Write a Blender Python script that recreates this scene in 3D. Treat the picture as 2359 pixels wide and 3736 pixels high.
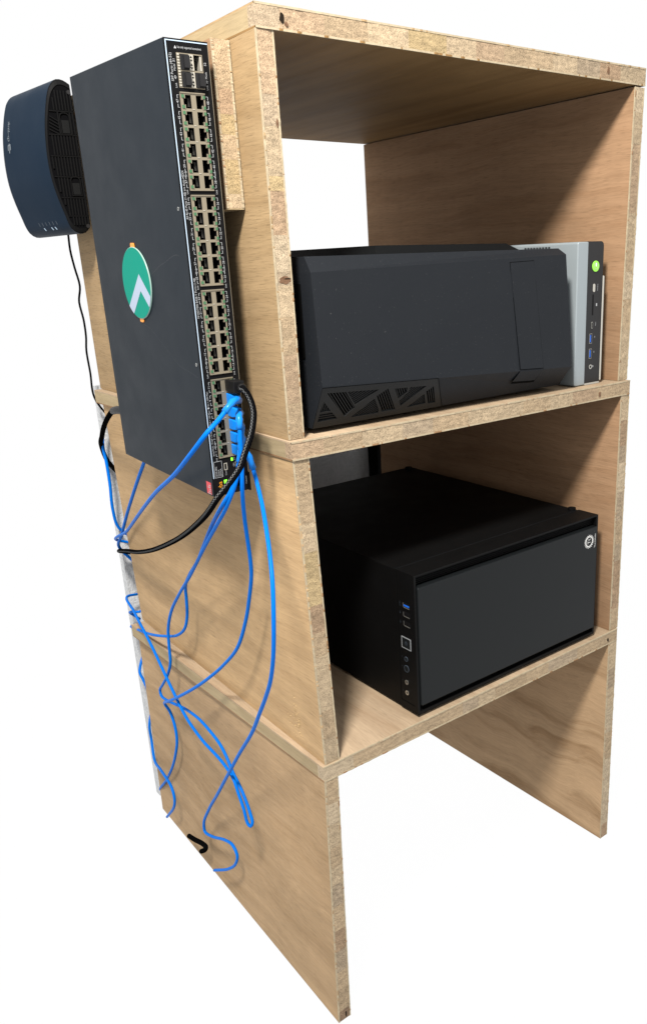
import bpy, math, random
from mathutils import Matrix, Vector, Euler
from mathutils.geometry import tessellate_polygon

for o in list(bpy.data.objects):
    bpy.data.objects.remove(o, do_unlink=True)
scene = bpy.context.scene
COL = scene.collection
random.seed(11)

# ------------------------------------------------------------------ camera
cam_d = bpy.data.cameras.new('camera')
cam = bpy.data.objects.new('camera', cam_d); COL.objects.link(cam)
cam_d.sensor_fit = 'VERTICAL'; cam_d.sensor_height = 36.0
cam_d.lens = 2984.5 * 36.0 / 3736.0
cam_d.shift_x = (2359 / 2 - 1502.34) / 3736.0
cam_d.shift_y = (1950.53 - 3736 / 2) / 3736.0
cam_d.clip_start = 0.02; cam_d.clip_end = 60
rot = Matrix(((0.7708, 0.2276, -0.5950), (-0.6361, 0.2243, -0.7383), (-0.0346, 0.9476, 0.3177)))
cam.matrix_world = Matrix.Translation((-0.4592, -0.7694, 1.0263)) @ rot.to_4x4()
scene.camera = cam

# ------------------------------------------------------------------ light
world = bpy.data.worlds.new('World'); scene.world = world; world.use_nodes = True
bg = world.node_tree.nodes['Background']
bg.inputs['Color'].default_value = (1, 1, 1, 1); bg.inputs['Strength'].default_value = 1.0

ld = bpy.data.lights.new('ceiling_lamp', 'AREA'); ld.shape = 'DISK'; ld.size = 0.24
ld.energy = 78; ld.color = (1.0, 0.955, 0.885)
lamp = bpy.data.objects.new('ceiling_lamp', ld); COL.objects.link(lamp)
lamp.location = (-0.66, -0.65, 2.12)
lamp.rotation_euler = (Vector((0.2, 0.15, 0.75)) - lamp.location).to_track_quat('-Z', 'Y').to_euler()

vs = scene.view_settings
scene.display_settings.display_device = 'sRGB'
vs.view_transform = 'Standard'; vs.look = 'None'; vs.exposure = 0; vs.gamma = 1; vs.use_curve_mapping = False
scene.render.engine = 'CYCLES'
scene.cycles.max_bounces = 8; scene.cycles.diffuse_bounces = 4

# ------------------------------------------------------------------ helpers
def tag(o, label=None, cat=None, group=None, kind=None):
    if label: o['label'] = label
    if cat: o['category'] = cat
    if group: o['group'] = group
    if kind: o['kind'] = kind
    return o

def empty(name, loc=(0, 0, 0), rot=None):
    o = bpy.data.objects.new(name, None); COL.objects.link(o)
    o.location = loc; o.empty_display_size = 0.05
    if rot is not None:
        o.rotation_mode = 'QUATERNION'; o.rotation_quaternion = rot
    return o

class MB:
    """collects verts and faces; build() links them as one mesh object"""
    def __init__(s): s.v = []; s.f = []; s.uv = None
    def add(s, vs_, fs_):
        n = len(s.v); s.v += [tuple(p) for p in vs_]; s.f += [tuple(i + n for i in f) for f in fs_]; return s
    def box(s, a, b):
        x0, y0, z0 = a; x1, y1, z1 = b
        return s.add([(x0,y0,z0),(x1,y0,z0),(x1,y1,z0),(x0,y1,z0),(x0,y0,z1),(x1,y0,z1),(x1,y1,z1),(x0,y1,z1)],
                     [(0,3,2,1),(4,5,6,7),(0,1,5,4),(1,2,6,5),(2,3,7,6),(3,0,4,7)])
    def hexa(s, p):
        return s.add(p, [(0,3,2,1),(4,5,6,7),(0,1,5,4),(1,2,6,5),(2,3,7,6),(3,0,4,7)])
    def quad(s, a, b, c, d): return s.add([a, b, c, d], [(0,1,2,3)])
    def loft(s, r0, r1, cap0=True, cap1=True):
        n = len(r0); k = len(s.v)
        s.v += [tuple(p) for p in r0] + [tuple(p) for p in r1]
        for i in range(n):
            j = (i + 1) % n; s.f.append((k+i, k+j, k+n+j, k+n+i))
        if cap0: s.f.append(tuple(k + i for i in reversed(range(n))))
        if cap1: s.f.append(tuple(k + n + i for i in range(n)))
        return s
    def tess(s, loops, fn):
        """polygon with holes (2d loops) mapped to 3d by fn"""
        flat = [p for l in loops for p in l]
        tris = tessellate_polygon([[Vector((p[0], p[1], 0)) for p in l] for l in loops])
        return s.add([fn(*p) for p in flat], tris)
    def tube(s, pts, r, n=10, cap=True, uvs=False):
        pts = [Vector(p) for p in pts]
        T = []
        for i in range(len(pts)):
            a = pts[max(i-1, 0)]; b = pts[min(i+1, len(pts)-1)]; T.append((b - a).normalized())
        up = Vector((0, 0, 1)) if abs(T[0].z) < .9 else Vector((1, 0, 0))
        N = (up - T[0] * up.dot(T[0])).normalized(); k = len(s.v); L = 0; uv = []
        for i, p in enumerate(pts):
            if i: L += (p - pts[i-1]).length
            N = (N - T[i] * N.dot(T[i])).normalized(); B = T[i].cross(N)
            rr = r[i] if isinstance(r, (list, tuple)) else r
            for j in range(n):
                a = 2 * math.pi * j / n; s.v.append(tuple(p + (N * math.cos(a) + B * math.sin(a)) * rr))
            uv.append(L)
        for i in range(len(pts) - 1):
            for j in range(n):
                q = (j + 1) % n
                s.f.append((k+i*n+j, k+i*n+q, k+(i+1)*n+q, k+(i+1)*n+j))
                if uvs:
                    if s.uv is None: s.uv = {}
                    s.uv[len(s.f)-1] = ((j/n, uv[i]), ((j+1)/n, uv[i]), ((j+1)/n, uv[i+1]), (j/n, uv[i+1]))
        if cap:
            s.f.append(tuple(k + j for j in reversed(range(n))))
            e = k + (len(pts)-1) * n; s.f.append(tuple(e + j for j in range(n)))
        return s
    def disc(s, c, r, ax, h=0.0, n=20, r2=None):
        """disc or short cylinder: centre c, axis vector ax, height h along ax"""
        ax = Vector(ax).normalized(); c = Vector(c)
        u = ax.orthogonal().normalized(); w = ax.cross(u); r2 = r if r2 is None else r2
        ring = lambda o, rr: [o + (u*math.cos(2*math.pi*i/n) + w*math.sin(2*math.pi*i/n))*rr for i in range(n)]
        return s.loft(ring(c, r), ring(c + ax*h, r2))
    def ring(s, c, r0, r1, ax, h, n=24):
        ax = Vector(ax).normalized(); c = Vector(c); u = ax.orthogonal().normalized(); w = ax.cross(u)
        k = len(s.v)
        for (r, hh) in ((r0, 0), (r1, 0), (r1, h), (r0, h)):
            s.v += [tuple(c + (u*math.cos(2*math.pi*i/n) + w*math.sin(2*math.pi*i/n))*r + ax*hh) for i in range(n)]
        for a in range(4):
            b = (a + 1) % 4
            for i in range(n):
                j = (i+1) % n; s.f.append((k+a*n+i, k+a*n+j, k+b*n+j, k+b*n+i))
        return s
    def build(s, name, mat, parent=None, origin=(0, 0, 0), smooth=False, bevel=0.0, color=None):
        me = bpy.data.meshes.new(name)
        ox, oy, oz = origin
        me.from_pydata([(x-ox, y-oy, z-oz) for x, y, z in s.v], [], s.f)
        if s.uv:
            ul = me.uv_layers.new(name='UVMap')
            for i, poly in enumerate(me.polygons):
                if i in s.uv:
                    for li, q in zip(poly.loop_indices, s.uv[i]): ul.data[li].uv = q
        me.materials.append(M[mat] if isinstance(mat, str) else mat)
        if smooth: me.polygons.foreach_set('use_smooth', [True] * len(me.polygons))
        me.update()
        o = bpy.data.objects.new(name, me); COL.objects.link(o)
        if parent is not None: o.parent = parent
        if color: o.color = (*color, 1)
        if bevel:
            b = o.modifiers.new('bevel', 'BEVEL'); b.width = bevel; b.segments = 2; b.limit_method = 'ANGLE'; b.angle_limit = math.radians(40)
            o.modifiers.new('wn', 'WEIGHTED_NORMAL')
        return o

def spline(pts, step=0.006):
    """centripetal-ish catmull rom resample"""
    P = [Vector(p) for p in pts]; P = [P[0]*2 - P[1]] + P + [P[-1]*2 - P[-2]]; out = []
    for i in range(1, len(P) - 2):
        a, b, c, d = P[i-1:i+3]
        t1 = max((b-a).length, 1e-5)**.5; t2 = max((c-b).length, 1e-5)**.5; t3 = max((d-c).length, 1e-5)**.5
        m1 = (c-b) + t2*((b-a)/t1 - (c-a)/(t1+t2)); m2 = (c-b) + t2*((d-c)/t3 - (d-b)/(t2+t3))
        n = max(2, int((c-b).length / step))
        for k in range(n):
            t = k/n; h = t*t*t; q = t*t
            out.append((2*h-3*q+1)*b + (h-2*q+t)*m1 + (-2*h+3*q)*c + (h-q)*m2)
    out.append(P[-2]); return out

def text_mesh(body, size, align='LEFT', sx=1.0):
    cu = bpy.data.curves.new('txt', 'FONT'); cu.body = body; cu.size = size; cu.align_x = align; cu.align_y = 'CENTER'
    cu.resolution_u = 2
    ob = bpy.data.objects.new('txt', cu); COL.objects.link(ob)
    me = ob.to_mesh()
    vs_ = [(v.co.x * sx, v.co.y) for v in me.vertices]; fs_ = [tuple(p.vertices) for p in me.polygons]
    ob.to_mesh_clear(); bpy.data.objects.remove(ob, do_unlink=True); bpy.data.curves.remove(cu)
    return vs_, fs_

def put_text(mb, body, size, o, ex, ey, align='LEFT', sx=1.0, fn=None):
    v, f = text_mesh(body, size, align, sx); o = Vector(o); ex = Vector(ex); ey = Vector(ey)
    mb.add([(fn(x, y) if fn else o + ex*x + ey*y) for x, y in v], f)

# ------------------------------------------------------------------ materials
M = {}
def new_mat(name):
    m = bpy.data.materials.new(name); m.use_nodes = True; M[name] = m
    nt = m.node_tree; return m, nt, nt.nodes['Principled BSDF']

def N(nt, kind, **kw):
    n = nt.nodes.new(kind)
    for k, v in kw.items(): setattr(n, k, v)
    return n

def noise(nt, vec, scale, detail=4, rough=.55, dist=0.0):
    n = N(nt, 'ShaderNodeTexNoise'); nt.links.new(vec, n.inputs['Vector'])
    n.inputs['Scale'].default_value = scale; n.inputs['Detail'].default_value = detail
    n.inputs['Roughness'].default_value = rough; n.inputs['Distortion'].default_value = dist
    return n.outputs['Fac']

def mapping(nt, vec, sc, loc=(0, 0, 0)):
    n = N(nt, 'ShaderNodeMapping'); nt.links.new(vec, n.inputs['Vector'])
    n.inputs['Scale'].default_value = sc; n.inputs['Location'].default_value = loc; return n.outputs['Vector']

def ramp(nt, fac, stops):
    n = N(nt, 'ShaderNodeValToRGB'); nt.links.new(fac, n.inputs['Fac']); e = n.color_ramp.elements
    while len(e) < len(stops): e.new(.5)
    for el, (p, c) in zip(e, stops):
        el.position = p; el.color = (c, c, c, 1) if isinstance(c, (int, float)) else (*c, 1)
    return n.outputs['Color']

def mix(nt, a, b, fac=1.0, mode='MULTIPLY'):
    n = N(nt, 'ShaderNodeMix', data_type='RGBA', blend_type=mode)
    for sock, v in ((n.inputs[0], fac), (n.inputs[6], a), (n.inputs[7], b)):
        if hasattr(v, 'node'): nt.links.new(v, sock)
        elif isinstance(v, (int, float)): sock.default_value = v
        else: sock.default_value = (*v, 1)
    return n.outputs[2]

def bump(nt, h, strength, dist, bsdf):
    b = N(nt, 'ShaderNodeBump'); b.inputs['Strength'].default_value = strength; b.inputs['Distance'].default_value = dist
    nt.links.new(h, b.inputs['Height']); nt.links.new(b.outputs['Normal'], bsdf.inputs['Normal'])

def plain(name, col, rough=.5, spec=.5, metal=0.0, emit=None, grain=0.0, speck=0.0, coat=0.0):
    m, nt, p = new_mat(name)
    p.inputs['Base Color'].default_value = (*col, 1); p.inputs['Roughness'].default_value = rough
    p.inputs['Specular IOR Level'].default_value = spec; p.inputs['Metallic'].default_value = metal
    p.inputs['Coat Weight'].default_value = coat
    if emit:
        p.inputs['Emission Color'].default_value = (*emit[0], 1); p.inputs['Emission Strength'].default_value = emit[1]
    tc = N(nt, 'ShaderNodeTexCoord').outputs['Object']
    if grain:
        bump(nt, noise(nt, tc, 1800, 2), grain, 0.0006, p)
        r = noise(nt, tc, 22, 5); rr = ramp(nt, r, [(.3, max(rough-.05, 0)), (.75, min(rough+.05, 1))])
        nt.links.new(rr, p.inputs['Roughness'])
    if speck:   # settled dust: sparse pale motes and a soft uneven film
        d = ramp(nt, noise(nt, tc, 520, 1), [(.73, 0), (.78, 1)])
        f = ramp(nt, noise(nt, tc, 14, 6, .65), [(.45, 0), (.9, .008)])
        c = mix(nt, col, (.16, .16, .16), f, 'MIX')
        n2 = N(nt, 'ShaderNodeMath', operation='MULTIPLY'); nt.links.new(d, n2.inputs[0]); n2.inputs[1].default_value = speck
        nt.links.new(mix(nt, c, (.22, .22, .21), n2.outputs[0], 'MIX'), p.inputs['Base Color'])
    return m

def wood_face(name, c1, c2, seed, rough=.55, pores=.45, blot=.22, grain=(46, 3.0, 46), arcs=0.0):
    m, nt, p = new_mat(name)
    tc = N(nt, 'ShaderNodeTexCoord').outputs['Object']
    warp = N(nt, 'ShaderNodeVectorMath', operation='ADD')
    nn = N(nt, 'ShaderNodeTexNoise'); nt.links.new(tc, nn.inputs['Vector']); nn.inputs['Scale'].default_value = 5
    sc = N(nt, 'ShaderNodeVectorMath', operation='SCALE'); nt.links.new(nn.outputs['Color'], sc.inputs[0]); sc.inputs['Scale'].default_value = .03 + arcs
    nt.links.new(tc, warp.inputs[0]); nt.links.new(sc.outputs[0], warp.inputs[1]); w = warp.outputs[0]
    L = (seed * 3.7, seed * 1.9, seed * 2.3)
    a = noise(nt, mapping(nt, w, grain, L), 1.0, 6, .6, .4)
    col = ramp(nt, a, [(.28, c2), (.52, c1), (.72, tuple(x * 1.12 for x in c1))])
    fib = noise(nt, mapping(nt, w, (420, 7, 420), L), 1.0, 3, .6)
    col = mix(nt, col, ramp(nt, fib, [(.3, .89), (.7, 1.07)]))
    por = ramp(nt, noise(nt, mapping(nt, tc, (1300, 48, 1300), L), 1.0, 1, .5), [(.58, 1.0), (.68, 1 - pores)])
    col = mix(nt, col, por)
    bl = noise(nt, mapping(nt, tc, (7, 4.5, 7), L), 1.0, 4, .6)
    col = mix(nt, col, ramp(nt, bl, [(.3, 1 - blot), (.7, 1.06)]))
    nt.links.new(col, p.inputs['Base Color'])
    p.inputs['Specular IOR Level'].default_value = .03
    nt.links.new(ramp(nt, fib, [(.2, rough - .08), (.8, rough + .14)]), p.inputs['Roughness'])
    bump(nt, fib, .22, .0006, p)
    return m

def end_grain(name):
    """sawn end of the core strips: the tint of each strip is the object's colour"""
    m, nt, p = new_mat(name)
    tc = N(nt, 'ShaderNodeTexCoord').outputs['Object']; oi = N(nt, 'ShaderNodeObjectInfo')
    g1 = noise(nt, tc, 700, 3, .7, .3); g2 = noise(nt, tc, 120, 4, .6)
    wv = N(nt, 'ShaderNodeTexWave', wave_type='RINGS'); nt.links.new(tc, wv.inputs['Vector'])
    wv.inputs['Scale'].default_value = 55; wv.inputs['Distortion'].default_value = 9; wv.inputs['Detail'].default_value = 3
    col = mix(nt, oi.outputs['Color'], ramp(nt, g1, [(.33, .50), (.46, .95), (.63, 1.20)]))
    col = mix(nt, col, ramp(nt, g2, [(.3, .80), (.7, 1.12)]))
    col = mix(nt, col, ramp(nt, wv.outputs['Color'], [(0, .88), (1, 1.05)]))
    nt.links.new(col, p.inputs['Base Color'])
    p.inputs['Roughness'].default_value = .85; p.inputs['Specular IOR Level'].default_value = .12
    ad = N(nt, 'ShaderNodeMath', operation='ADD'); nt.links.new(g1, ad.inputs[0]); nt.links.new(g2, ad.inputs[1])
    bump(nt, ad.outputs[0], .5, .0020, p)
    return m

wood_face('veneer_left',  (0.304, 0.212, 0.117), (0.258, 0.175, 0.093), 1, blot=.14, pores=.26)
wood_face('veneer_mid',   (0.431, 0.292, 0.158), (0.369, 0.243, 0.128), 4, blot=.24, pores=.20)
wood_face('veneer_low',   (0.354, 0.243, 0.140), (0.299, 0.199, 0.110), 7, blot=.20, arcs=.03, pores=.20)
wood_face('veneer_red',   (0.288, 0.178, 0.104), (0.242, 0.142, 0.079), 2, blot=.20, pores=.22)
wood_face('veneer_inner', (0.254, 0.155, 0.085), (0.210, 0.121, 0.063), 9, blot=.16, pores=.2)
wood_face('veneer_stripe',(0.346, 0.236, 0.139), (0.240, 0.150, 0.080), 5, blot=.12, pores=.12, grain=(34, 1.2, 34), arcs=.05)
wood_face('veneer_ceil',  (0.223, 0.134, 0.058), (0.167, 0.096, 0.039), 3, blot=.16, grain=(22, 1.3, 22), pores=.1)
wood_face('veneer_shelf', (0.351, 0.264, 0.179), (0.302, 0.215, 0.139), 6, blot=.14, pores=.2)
wood_face('edge_strip',   (0.326, 0.256, 0.155), (0.270, 0.205, 0.119), 8, pores=.12, blot=.15, rough=.62)
wood_face('veneer_edge',  (.345, .288, .200), (.300, .240, .160), 12, pores=.1, blot=.1, rough=.75, grain=(140, 60, 140))
end_grain('core_end')
plain('hole_dark', (.012, .008, .005), .9, .1)
wood_face('knot_brown', (.150, .088, .055), (.085, .045, .026), 15, rough=.8, grain=(260, 120, 420))
plain('switch_paint', (.0062, .0098, .0145), .46, .11, grain=.04, speck=.06)
plain('switch_front', (.0042, .0043, .0048), .5, .09, grain=.05)
plain('cage_metal', (.235, .205, .152), .45, .35, metal=.5)
plain('cage_bright', (.50, .47, .40), .38, .5, metal=.6)
plain('port_dark', (.003, .003, .0035), .6, .15)
plain('contact', (.20, .19, .17), .35, .5, metal=.8)
plain('led_off', (.040, .115, .055), .4, .3)
plain('led_on', (.1, .8, .05), .4, .4, emit=((.28, 1.0, .02), 1.6))
plain('print_white', (.30, .31, .32), .6, .15)
plain('print_line', (.33, .41, .50), .45, .15)
plain('print_orange', (.66, .27, .012), .5, .3)
plain('dust_cap', (.007, .007, .008), .55, .3, grain=.05)
plain('badge_green', (.003, .185, .135), .40, .03)
plain('badge_white', (.28, .33, .42), .4, .1)
plain('badge_rim', (.20, .30, .27), .3, .4)
plain('tab_orange', (.62, .22, .022), .35, .4)
plain('sticker_red', (.42, .045, .055), .5, .3)
plain('screw_steel', (.42, .43, .42), .3, .5, metal=.9)
plain('cable_blue', (.0, .118, .50), .45, .06, grain=.02)
plain('plug_blue', (.004, .150, .52), .30, .2)
plain('cable_black', (.0025, .0025, .0025), .7, .0, grain=.05)
plain('plug_black', (.005, .005, .0055), .45, .18, grain=.06)
plain('router_shell', (.0036, .0115, .0245), .40, .025, grain=.03)
plain('router_print', (.13, .15, .17), .5, .1)
plain('router_grille', (.0042, .0043, .0047), .6, .06, grain=.05)
plain('router_void', (.0015, .0015, .002), .8, .05)
plain('router_led', (.25, .32, .40), .4, .2, emit=((.55, .8, 1.0), .15))
plain('router_tick', (.045, .058, .075), .5, .15)
plain('case_plastic', (.0092, .0108, .0136), .55, .13, grain=.16, speck=.14)
plain('vent_plastic', (.0125, .0132, .0138), .5, .14, grain=.1)
plain('case_dark', (.004, .0045, .005), .6, .12, grain=.08)
plain('case_gap', (.0015, .0015, .0015), .9, .05)
plain('cube_metal', (.0024, .0024, .0025), .55, .10, grain=.14, speck=.03)
plain('cube_panel', (.0072, .0084, .0092), .34, .13, grain=.02)
plain('cube_mesh', (.0045, .0045, .0046), .7, .15, grain=.3)
plain('silver_paint', (.228, .260, .278), .36, .32, metal=.1, grain=.05)
plain('pc_black', (.010, .010, .011), .42, .3, grain=.04)
plain('emblem_white', (.55, .55, .54), .5, .2)
plain('pc_white', (.34, .33, .30), .5, .15)
plain('button_green', (.20, .50, .05), .4, .4, emit=((.35, 1, .10), .18))
plain('button_light', (.7, .9, 1.0), .4, .3, emit=((.75, .95, 1.0), .9))
plain('usb_blue', (.01, .10, .50), .4, .4)
plain('usb_steel', (.40, .39, .36), .3, .5, metal=.8)
plain('scratch', (.032, .035, .040), .5, .2)
plain('outline_grey', (.20, .21, .22), .5, .15)
plain('chip_wood', (.42, .31, .17), .8, .15)

def braid(name):
    m, nt, p = new_mat(name)
    uv = N(nt, 'ShaderNodeTexCoord').outputs['UV']
    ck = N(nt, 'ShaderNodeTexChecker'); nt.links.new(mapping(nt, uv, (14, 560, 1)), ck.inputs['Vector']); ck.inputs['Scale'].default_value = 1.0
    st = N(nt, 'ShaderNodeTexWave', wave_type='BANDS', bands_direction='X'); nt.links.new(uv, st.inputs['Vector']); st.inputs['Scale'].default_value = .64
    st.inputs['Distortion'].default_value = 0
    f = ramp(nt, st.outputs['Color'], [(.80, 0), (.92, 1)])
    mm = N(nt, 'ShaderNodeMath', operation='MULTIPLY'); nt.links.new(ck.outputs['Fac'], mm.inputs[0]); nt.links.new(f, mm.inputs[1])
    nt.links.new(mix(nt, (.003, .003, .0035), (.085, .088, .09), mm.outputs[0], 'MIX'), p.inputs['Base Color'])
    p.inputs['Roughness'].default_value = .55; p.inputs['Specular IOR Level'].default_value = .0
    bump(nt, ck.outputs['Fac'], .2, .0006, p)
braid('cable_braid')

def wallpaper(name):
    m, nt, p = new_mat(name)
    tc = N(nt, 'ShaderNodeTexCoord').outputs['Object']
    a = noise(nt, mapping(nt, tc, (60, 60, 190)), 1.0, 3, .6); b = noise(nt, mapping(nt, tc, (190, 190, 60), (5, 2, 1)), 1.0, 3, .6)
    ad = N(nt, 'ShaderNodeMath', operation='MAXIMUM'); nt.links.new(a, ad.inputs[0]); nt.links.new(b, ad.inputs[1])
    nt.links.new(ramp(nt, ad.outputs[0], [(.4, (.40, .41, .42)), (.7, (.50, .51, .52))]), p.inputs['Base Color'])
    p.inputs['Roughness'].default_value = .85; p.inputs['Specular IOR Level'].default_value = .15
    bump(nt, ad.outputs[0], .8, .004, p)
wallpaper('wallpaper')

def opal(name):
    """white opal sheet: the white surround shines through it, a little light scatters off its top"""
    m = bpy.data.materials.new(name); m.use_nodes = True; M[name] = m; nt = m.node_tree
    nt.nodes.remove(nt.nodes['Principled BSDF'])
    t = N(nt, 'ShaderNodeBsdfTranslucent'); t.inputs['Color'].default_value = (1, 1, 1, 1)
    d = N(nt, 'ShaderNodeBsdfDiffuse'); d.inputs['Color'].default_value = (.9, .9, .9, 1)
    tc = N(nt, 'ShaderNodeTexCoord').outputs['Object']
    mx = N(nt, 'ShaderNodeMixShader'); nt.links.new(ramp(nt, noise(nt, tc, 3, 2), [(0, .005), (1, .009)]), mx.inputs[0])
    nt.links.new(t.outputs[0], mx.inputs[1]); nt.links.new(d.outputs[0], mx.inputs[2])
    nt.links.new(mx.outputs[0], nt.nodes['Material Output'].inputs['Surface'])
opal('opal_floor')

# ------------------------------------------------------------------ floor and wall
tag(MB().quad((-6, -6, 0), (6, -6, 0), (6, 6, 0), (-6, 6, 0)).build('floor', 'opal_floor', origin=(0, 0, .0006)), kind='structure')
wall = tag(MB().box((.0212, .682, .0), (.640, .700, .838)).build('wall', 'wallpaper'), kind='structure')

# ------------------------------------------------------------------ shelf modules
TONES = dict(cream=(.345, .268, .178), tan=(.322, .242, .156), pink=(.310, .225, .148), grey=(.302, .236, .164),
             yellow=(.328, .248, .138), brown=(.190, .128, .084), pale=(.375, .300, .208), rose=(.282, .198, .128))
KEYS = ['cream', 'tan', 'cream', 'pink', 'grey', 'tan', 'pale', 'rose']

def tri(c, a, b, t):
    """trilinear point in a board: c = 8 corners, a along x, b along y, t along z"""
    L = lambda p, q, k: tuple(p[i] + (q[i]-p[i])*k for i in range(3))
    lo = L(L(c[0], c[1], a), L(c[3], c[2], a), b); hi = L(L(c[4], c[5], a), L(c[7], c[6], a), b)
    return L(lo, hi, t)

def sub(mb, c, a0, a1, b0, b1, t0, t1, dy=0.0):
    p = [tri(c, a, b, t) for (a, b, t) in ((a0,b0,t0),(a1,b0,t0),(a1,b1,t0),(a0,b1,t0),(a0,b0,t1),(a1,b0,t1),(a1,b1,t1),(a0,b1,t1))]
    if dy:
        for i in (0, 1, 4, 5): p[i] = (p[i][0], p[i][1] + dy, p[i][2])
    return mb.hexa(p)

def ragged_sheet(mb, c, upright, lo, hi, n, amp):
    """a veneer sheet whose front edge is torn by the saw; lo/hi span the board's thickness axis"""
    k = len(mb.v); rows = []
    run = 0.0
    for i in range(n + 1):
        s = i / n
        run = .6 * run + random.uniform(-amp, amp) * .5
        spike = -random.uniform(.4, 1.0) * amp * 2 if random.random() < .12 else 0
        j = max(-2.6 * amp, min(amp * .7, run + spike)) if 0 < i < n else 0
        row = []
        for q in (lo, hi):
            a, t = (q, s) if upright else (s, q)
            f = tri(c, a, 0, t); r = tri(c, a, 1, t)
            row += [(f[0], f[1] + j, f[2]), r]
        rows.append(row)
    for r in rows: mb.v += r
    for i in range(n):
        p = k + i*4; q = p + 4
        mb.f += [(p, q, q+1, p+1), (p+2, p+3, q+3, q+2), (p, p+2, q+2, q), (p+1, q+1, q+3, p+3)]
    mb.f += [(k, k+1, k+3, k+2), (k+4*n, k+4*n+2, k+4*n+3, k+4*n+1)]

def board(name, c, parent, org, upright, mat_lo, mat_hi, splits, edge='edge_strip', ven=.085, rnd=0):
    """blockboard: two veneer sheets, a solid core, and the sawn core strips showing at the front.
       splits: list of (end fraction, tone) along the front edge"""
    rng = random.Random(rnd)
    core = MB(); d = .022
    if upright: sub(core, c, ven, 1-ven, d, 1, .0005, .9995)
    else: sub(core, c, .0, 1.0, d, 1, ven, 1-ven)
    o = core.build(name, edge, parent, org)
    n = 150
    m = MB(); ragged_sheet(m, c, upright, 0, ven, n, .0004); m.build('face_veneer', mat_lo, o, org)
    m = MB(); ragged_sheet(m, c, upright, 1-ven, 1, n, .0004); m.build('face_veneer', mat_hi, o, org)
    s0 = 0.0
    for s1, tone in splits:
        mb = MB(); g = .00012; dy = rng.uniform(.0, .00018)
        if upright: sub(mb, c, ven, 1-ven, 0, d, s0+g, s1-g, dy)
        else: sub(mb, c, s0+g*.6, s1-g*.6, 0, d, ven, 1-ven, dy)
        col = TONES[tone]; j = rng.uniform(.92, 1.08)
        mb.build('core_block', 'core_end', o, org, color=tuple(x*j for x in col))
        s0 = s1
    # thin raw edge line of each veneer at the front
    fr = [c[0], c[1], c[1], c[0], c[4], c[5], c[5], c[4]]
    fr = [(p[0], p[1] + (-.0003 if i in (0, 1, 4, 5) else .0012), p[2]) for i, p in enumerate(fr)]
    for lo, hi in ((0.0, ven), (1-ven, 1.0)):
        mb = MB(); ragged_sheet(mb, fr, upright, lo-.002, hi+.002, 110, .00025)
        mb.build('veneer_edge', 'veneer_edge', o, org)
    return o

def rsplits(n, seed, keys=KEYS):
    r = random.Random(seed); w = [r.uniform(.6, 1.4) for _ in range(n)]; t = sum(w); s = 0; out = []
    for i in range(n):
        s += w[i] / t; out.append((min(s, 1.0) if i < n-1 else 1.0, r.choice(keys)))
    return out

def corners(xl, xr, yl, yr, zb, zt, rear, xl_r=None, xr_r=None, top=None):
    """8 corners; (xl,xr,yl,yr) at the bottom front, top=(xl,xr,yl,yr,xl_r,xr_r) overrides at the top"""
    xl_r = xl if xl_r is None else xl_r; xr_r = xr if xr_r is None else xr_r
    T = top or (xl, xr, yl, yr, xl_r, xr_r)
    return [(xl, yl, zb), (xr, yr, zb), (xr_r, rear, zb), (xl_r, rear, zb),
            (T[0], T[2], zt), (T[1], T[3], zt), (T[5], rear, zt), (T[4], rear, zt)]

# top module
OA = (.3, .3, .8402)
modA = tag(empty('shelf_module', OA), 'topmost wooden shelf module, open back, holding the wide black computer case', 'shelf', 'stacked wooden shelf modules')
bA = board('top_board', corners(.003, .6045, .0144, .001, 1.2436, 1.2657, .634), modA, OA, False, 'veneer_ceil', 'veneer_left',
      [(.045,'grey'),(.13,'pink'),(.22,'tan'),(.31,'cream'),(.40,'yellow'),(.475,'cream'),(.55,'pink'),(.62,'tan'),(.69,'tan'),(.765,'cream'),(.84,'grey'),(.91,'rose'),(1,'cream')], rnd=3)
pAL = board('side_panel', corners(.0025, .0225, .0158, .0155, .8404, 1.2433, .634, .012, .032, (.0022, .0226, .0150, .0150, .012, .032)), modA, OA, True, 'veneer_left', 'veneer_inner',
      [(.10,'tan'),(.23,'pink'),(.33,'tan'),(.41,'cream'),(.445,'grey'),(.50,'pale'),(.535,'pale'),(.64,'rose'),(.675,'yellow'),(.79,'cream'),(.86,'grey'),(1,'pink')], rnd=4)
pAR = board('side_panel', corners(.5835, .6040, .0085, .0080, .8404, 1.2416, .630, top=(.5835, .6042, .0020, .0020, .5835, .6042)), modA, OA, True, 'veneer_red', 'veneer_left',
      rsplits(10, 21), rnd=5)
# middle module
OB = (.3, .3, .4218)
modB = tag(empty('shelf_module', OB), 'middle wooden shelf module holding the black cube case, between the other two modules', 'shelf', 'stacked wooden shelf modules')
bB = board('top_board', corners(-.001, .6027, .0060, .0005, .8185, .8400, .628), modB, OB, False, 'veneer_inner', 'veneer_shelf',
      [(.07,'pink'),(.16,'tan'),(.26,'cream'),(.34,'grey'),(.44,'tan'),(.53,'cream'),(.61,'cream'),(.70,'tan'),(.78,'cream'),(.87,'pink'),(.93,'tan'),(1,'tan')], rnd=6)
pBL = board('side_panel', corners(.0078, .0298, .0028, .0026, .4218, .8183, .612, .0155, .0375, (.0002, .0215, .0077, .0077, .0045, .026)), modB, OB, True, 'veneer_mid', 'veneer_inner',
      [(.09,'cream'),(.19,'tan'),(.30,'cream'),(.38,'cream'),(.46,'tan'),(.55,'rose'),(.64,'yellow'),(.72,'yellow'),(.81,'cream'),(.90,'tan'),(1,'tan')], rnd=7)
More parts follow.
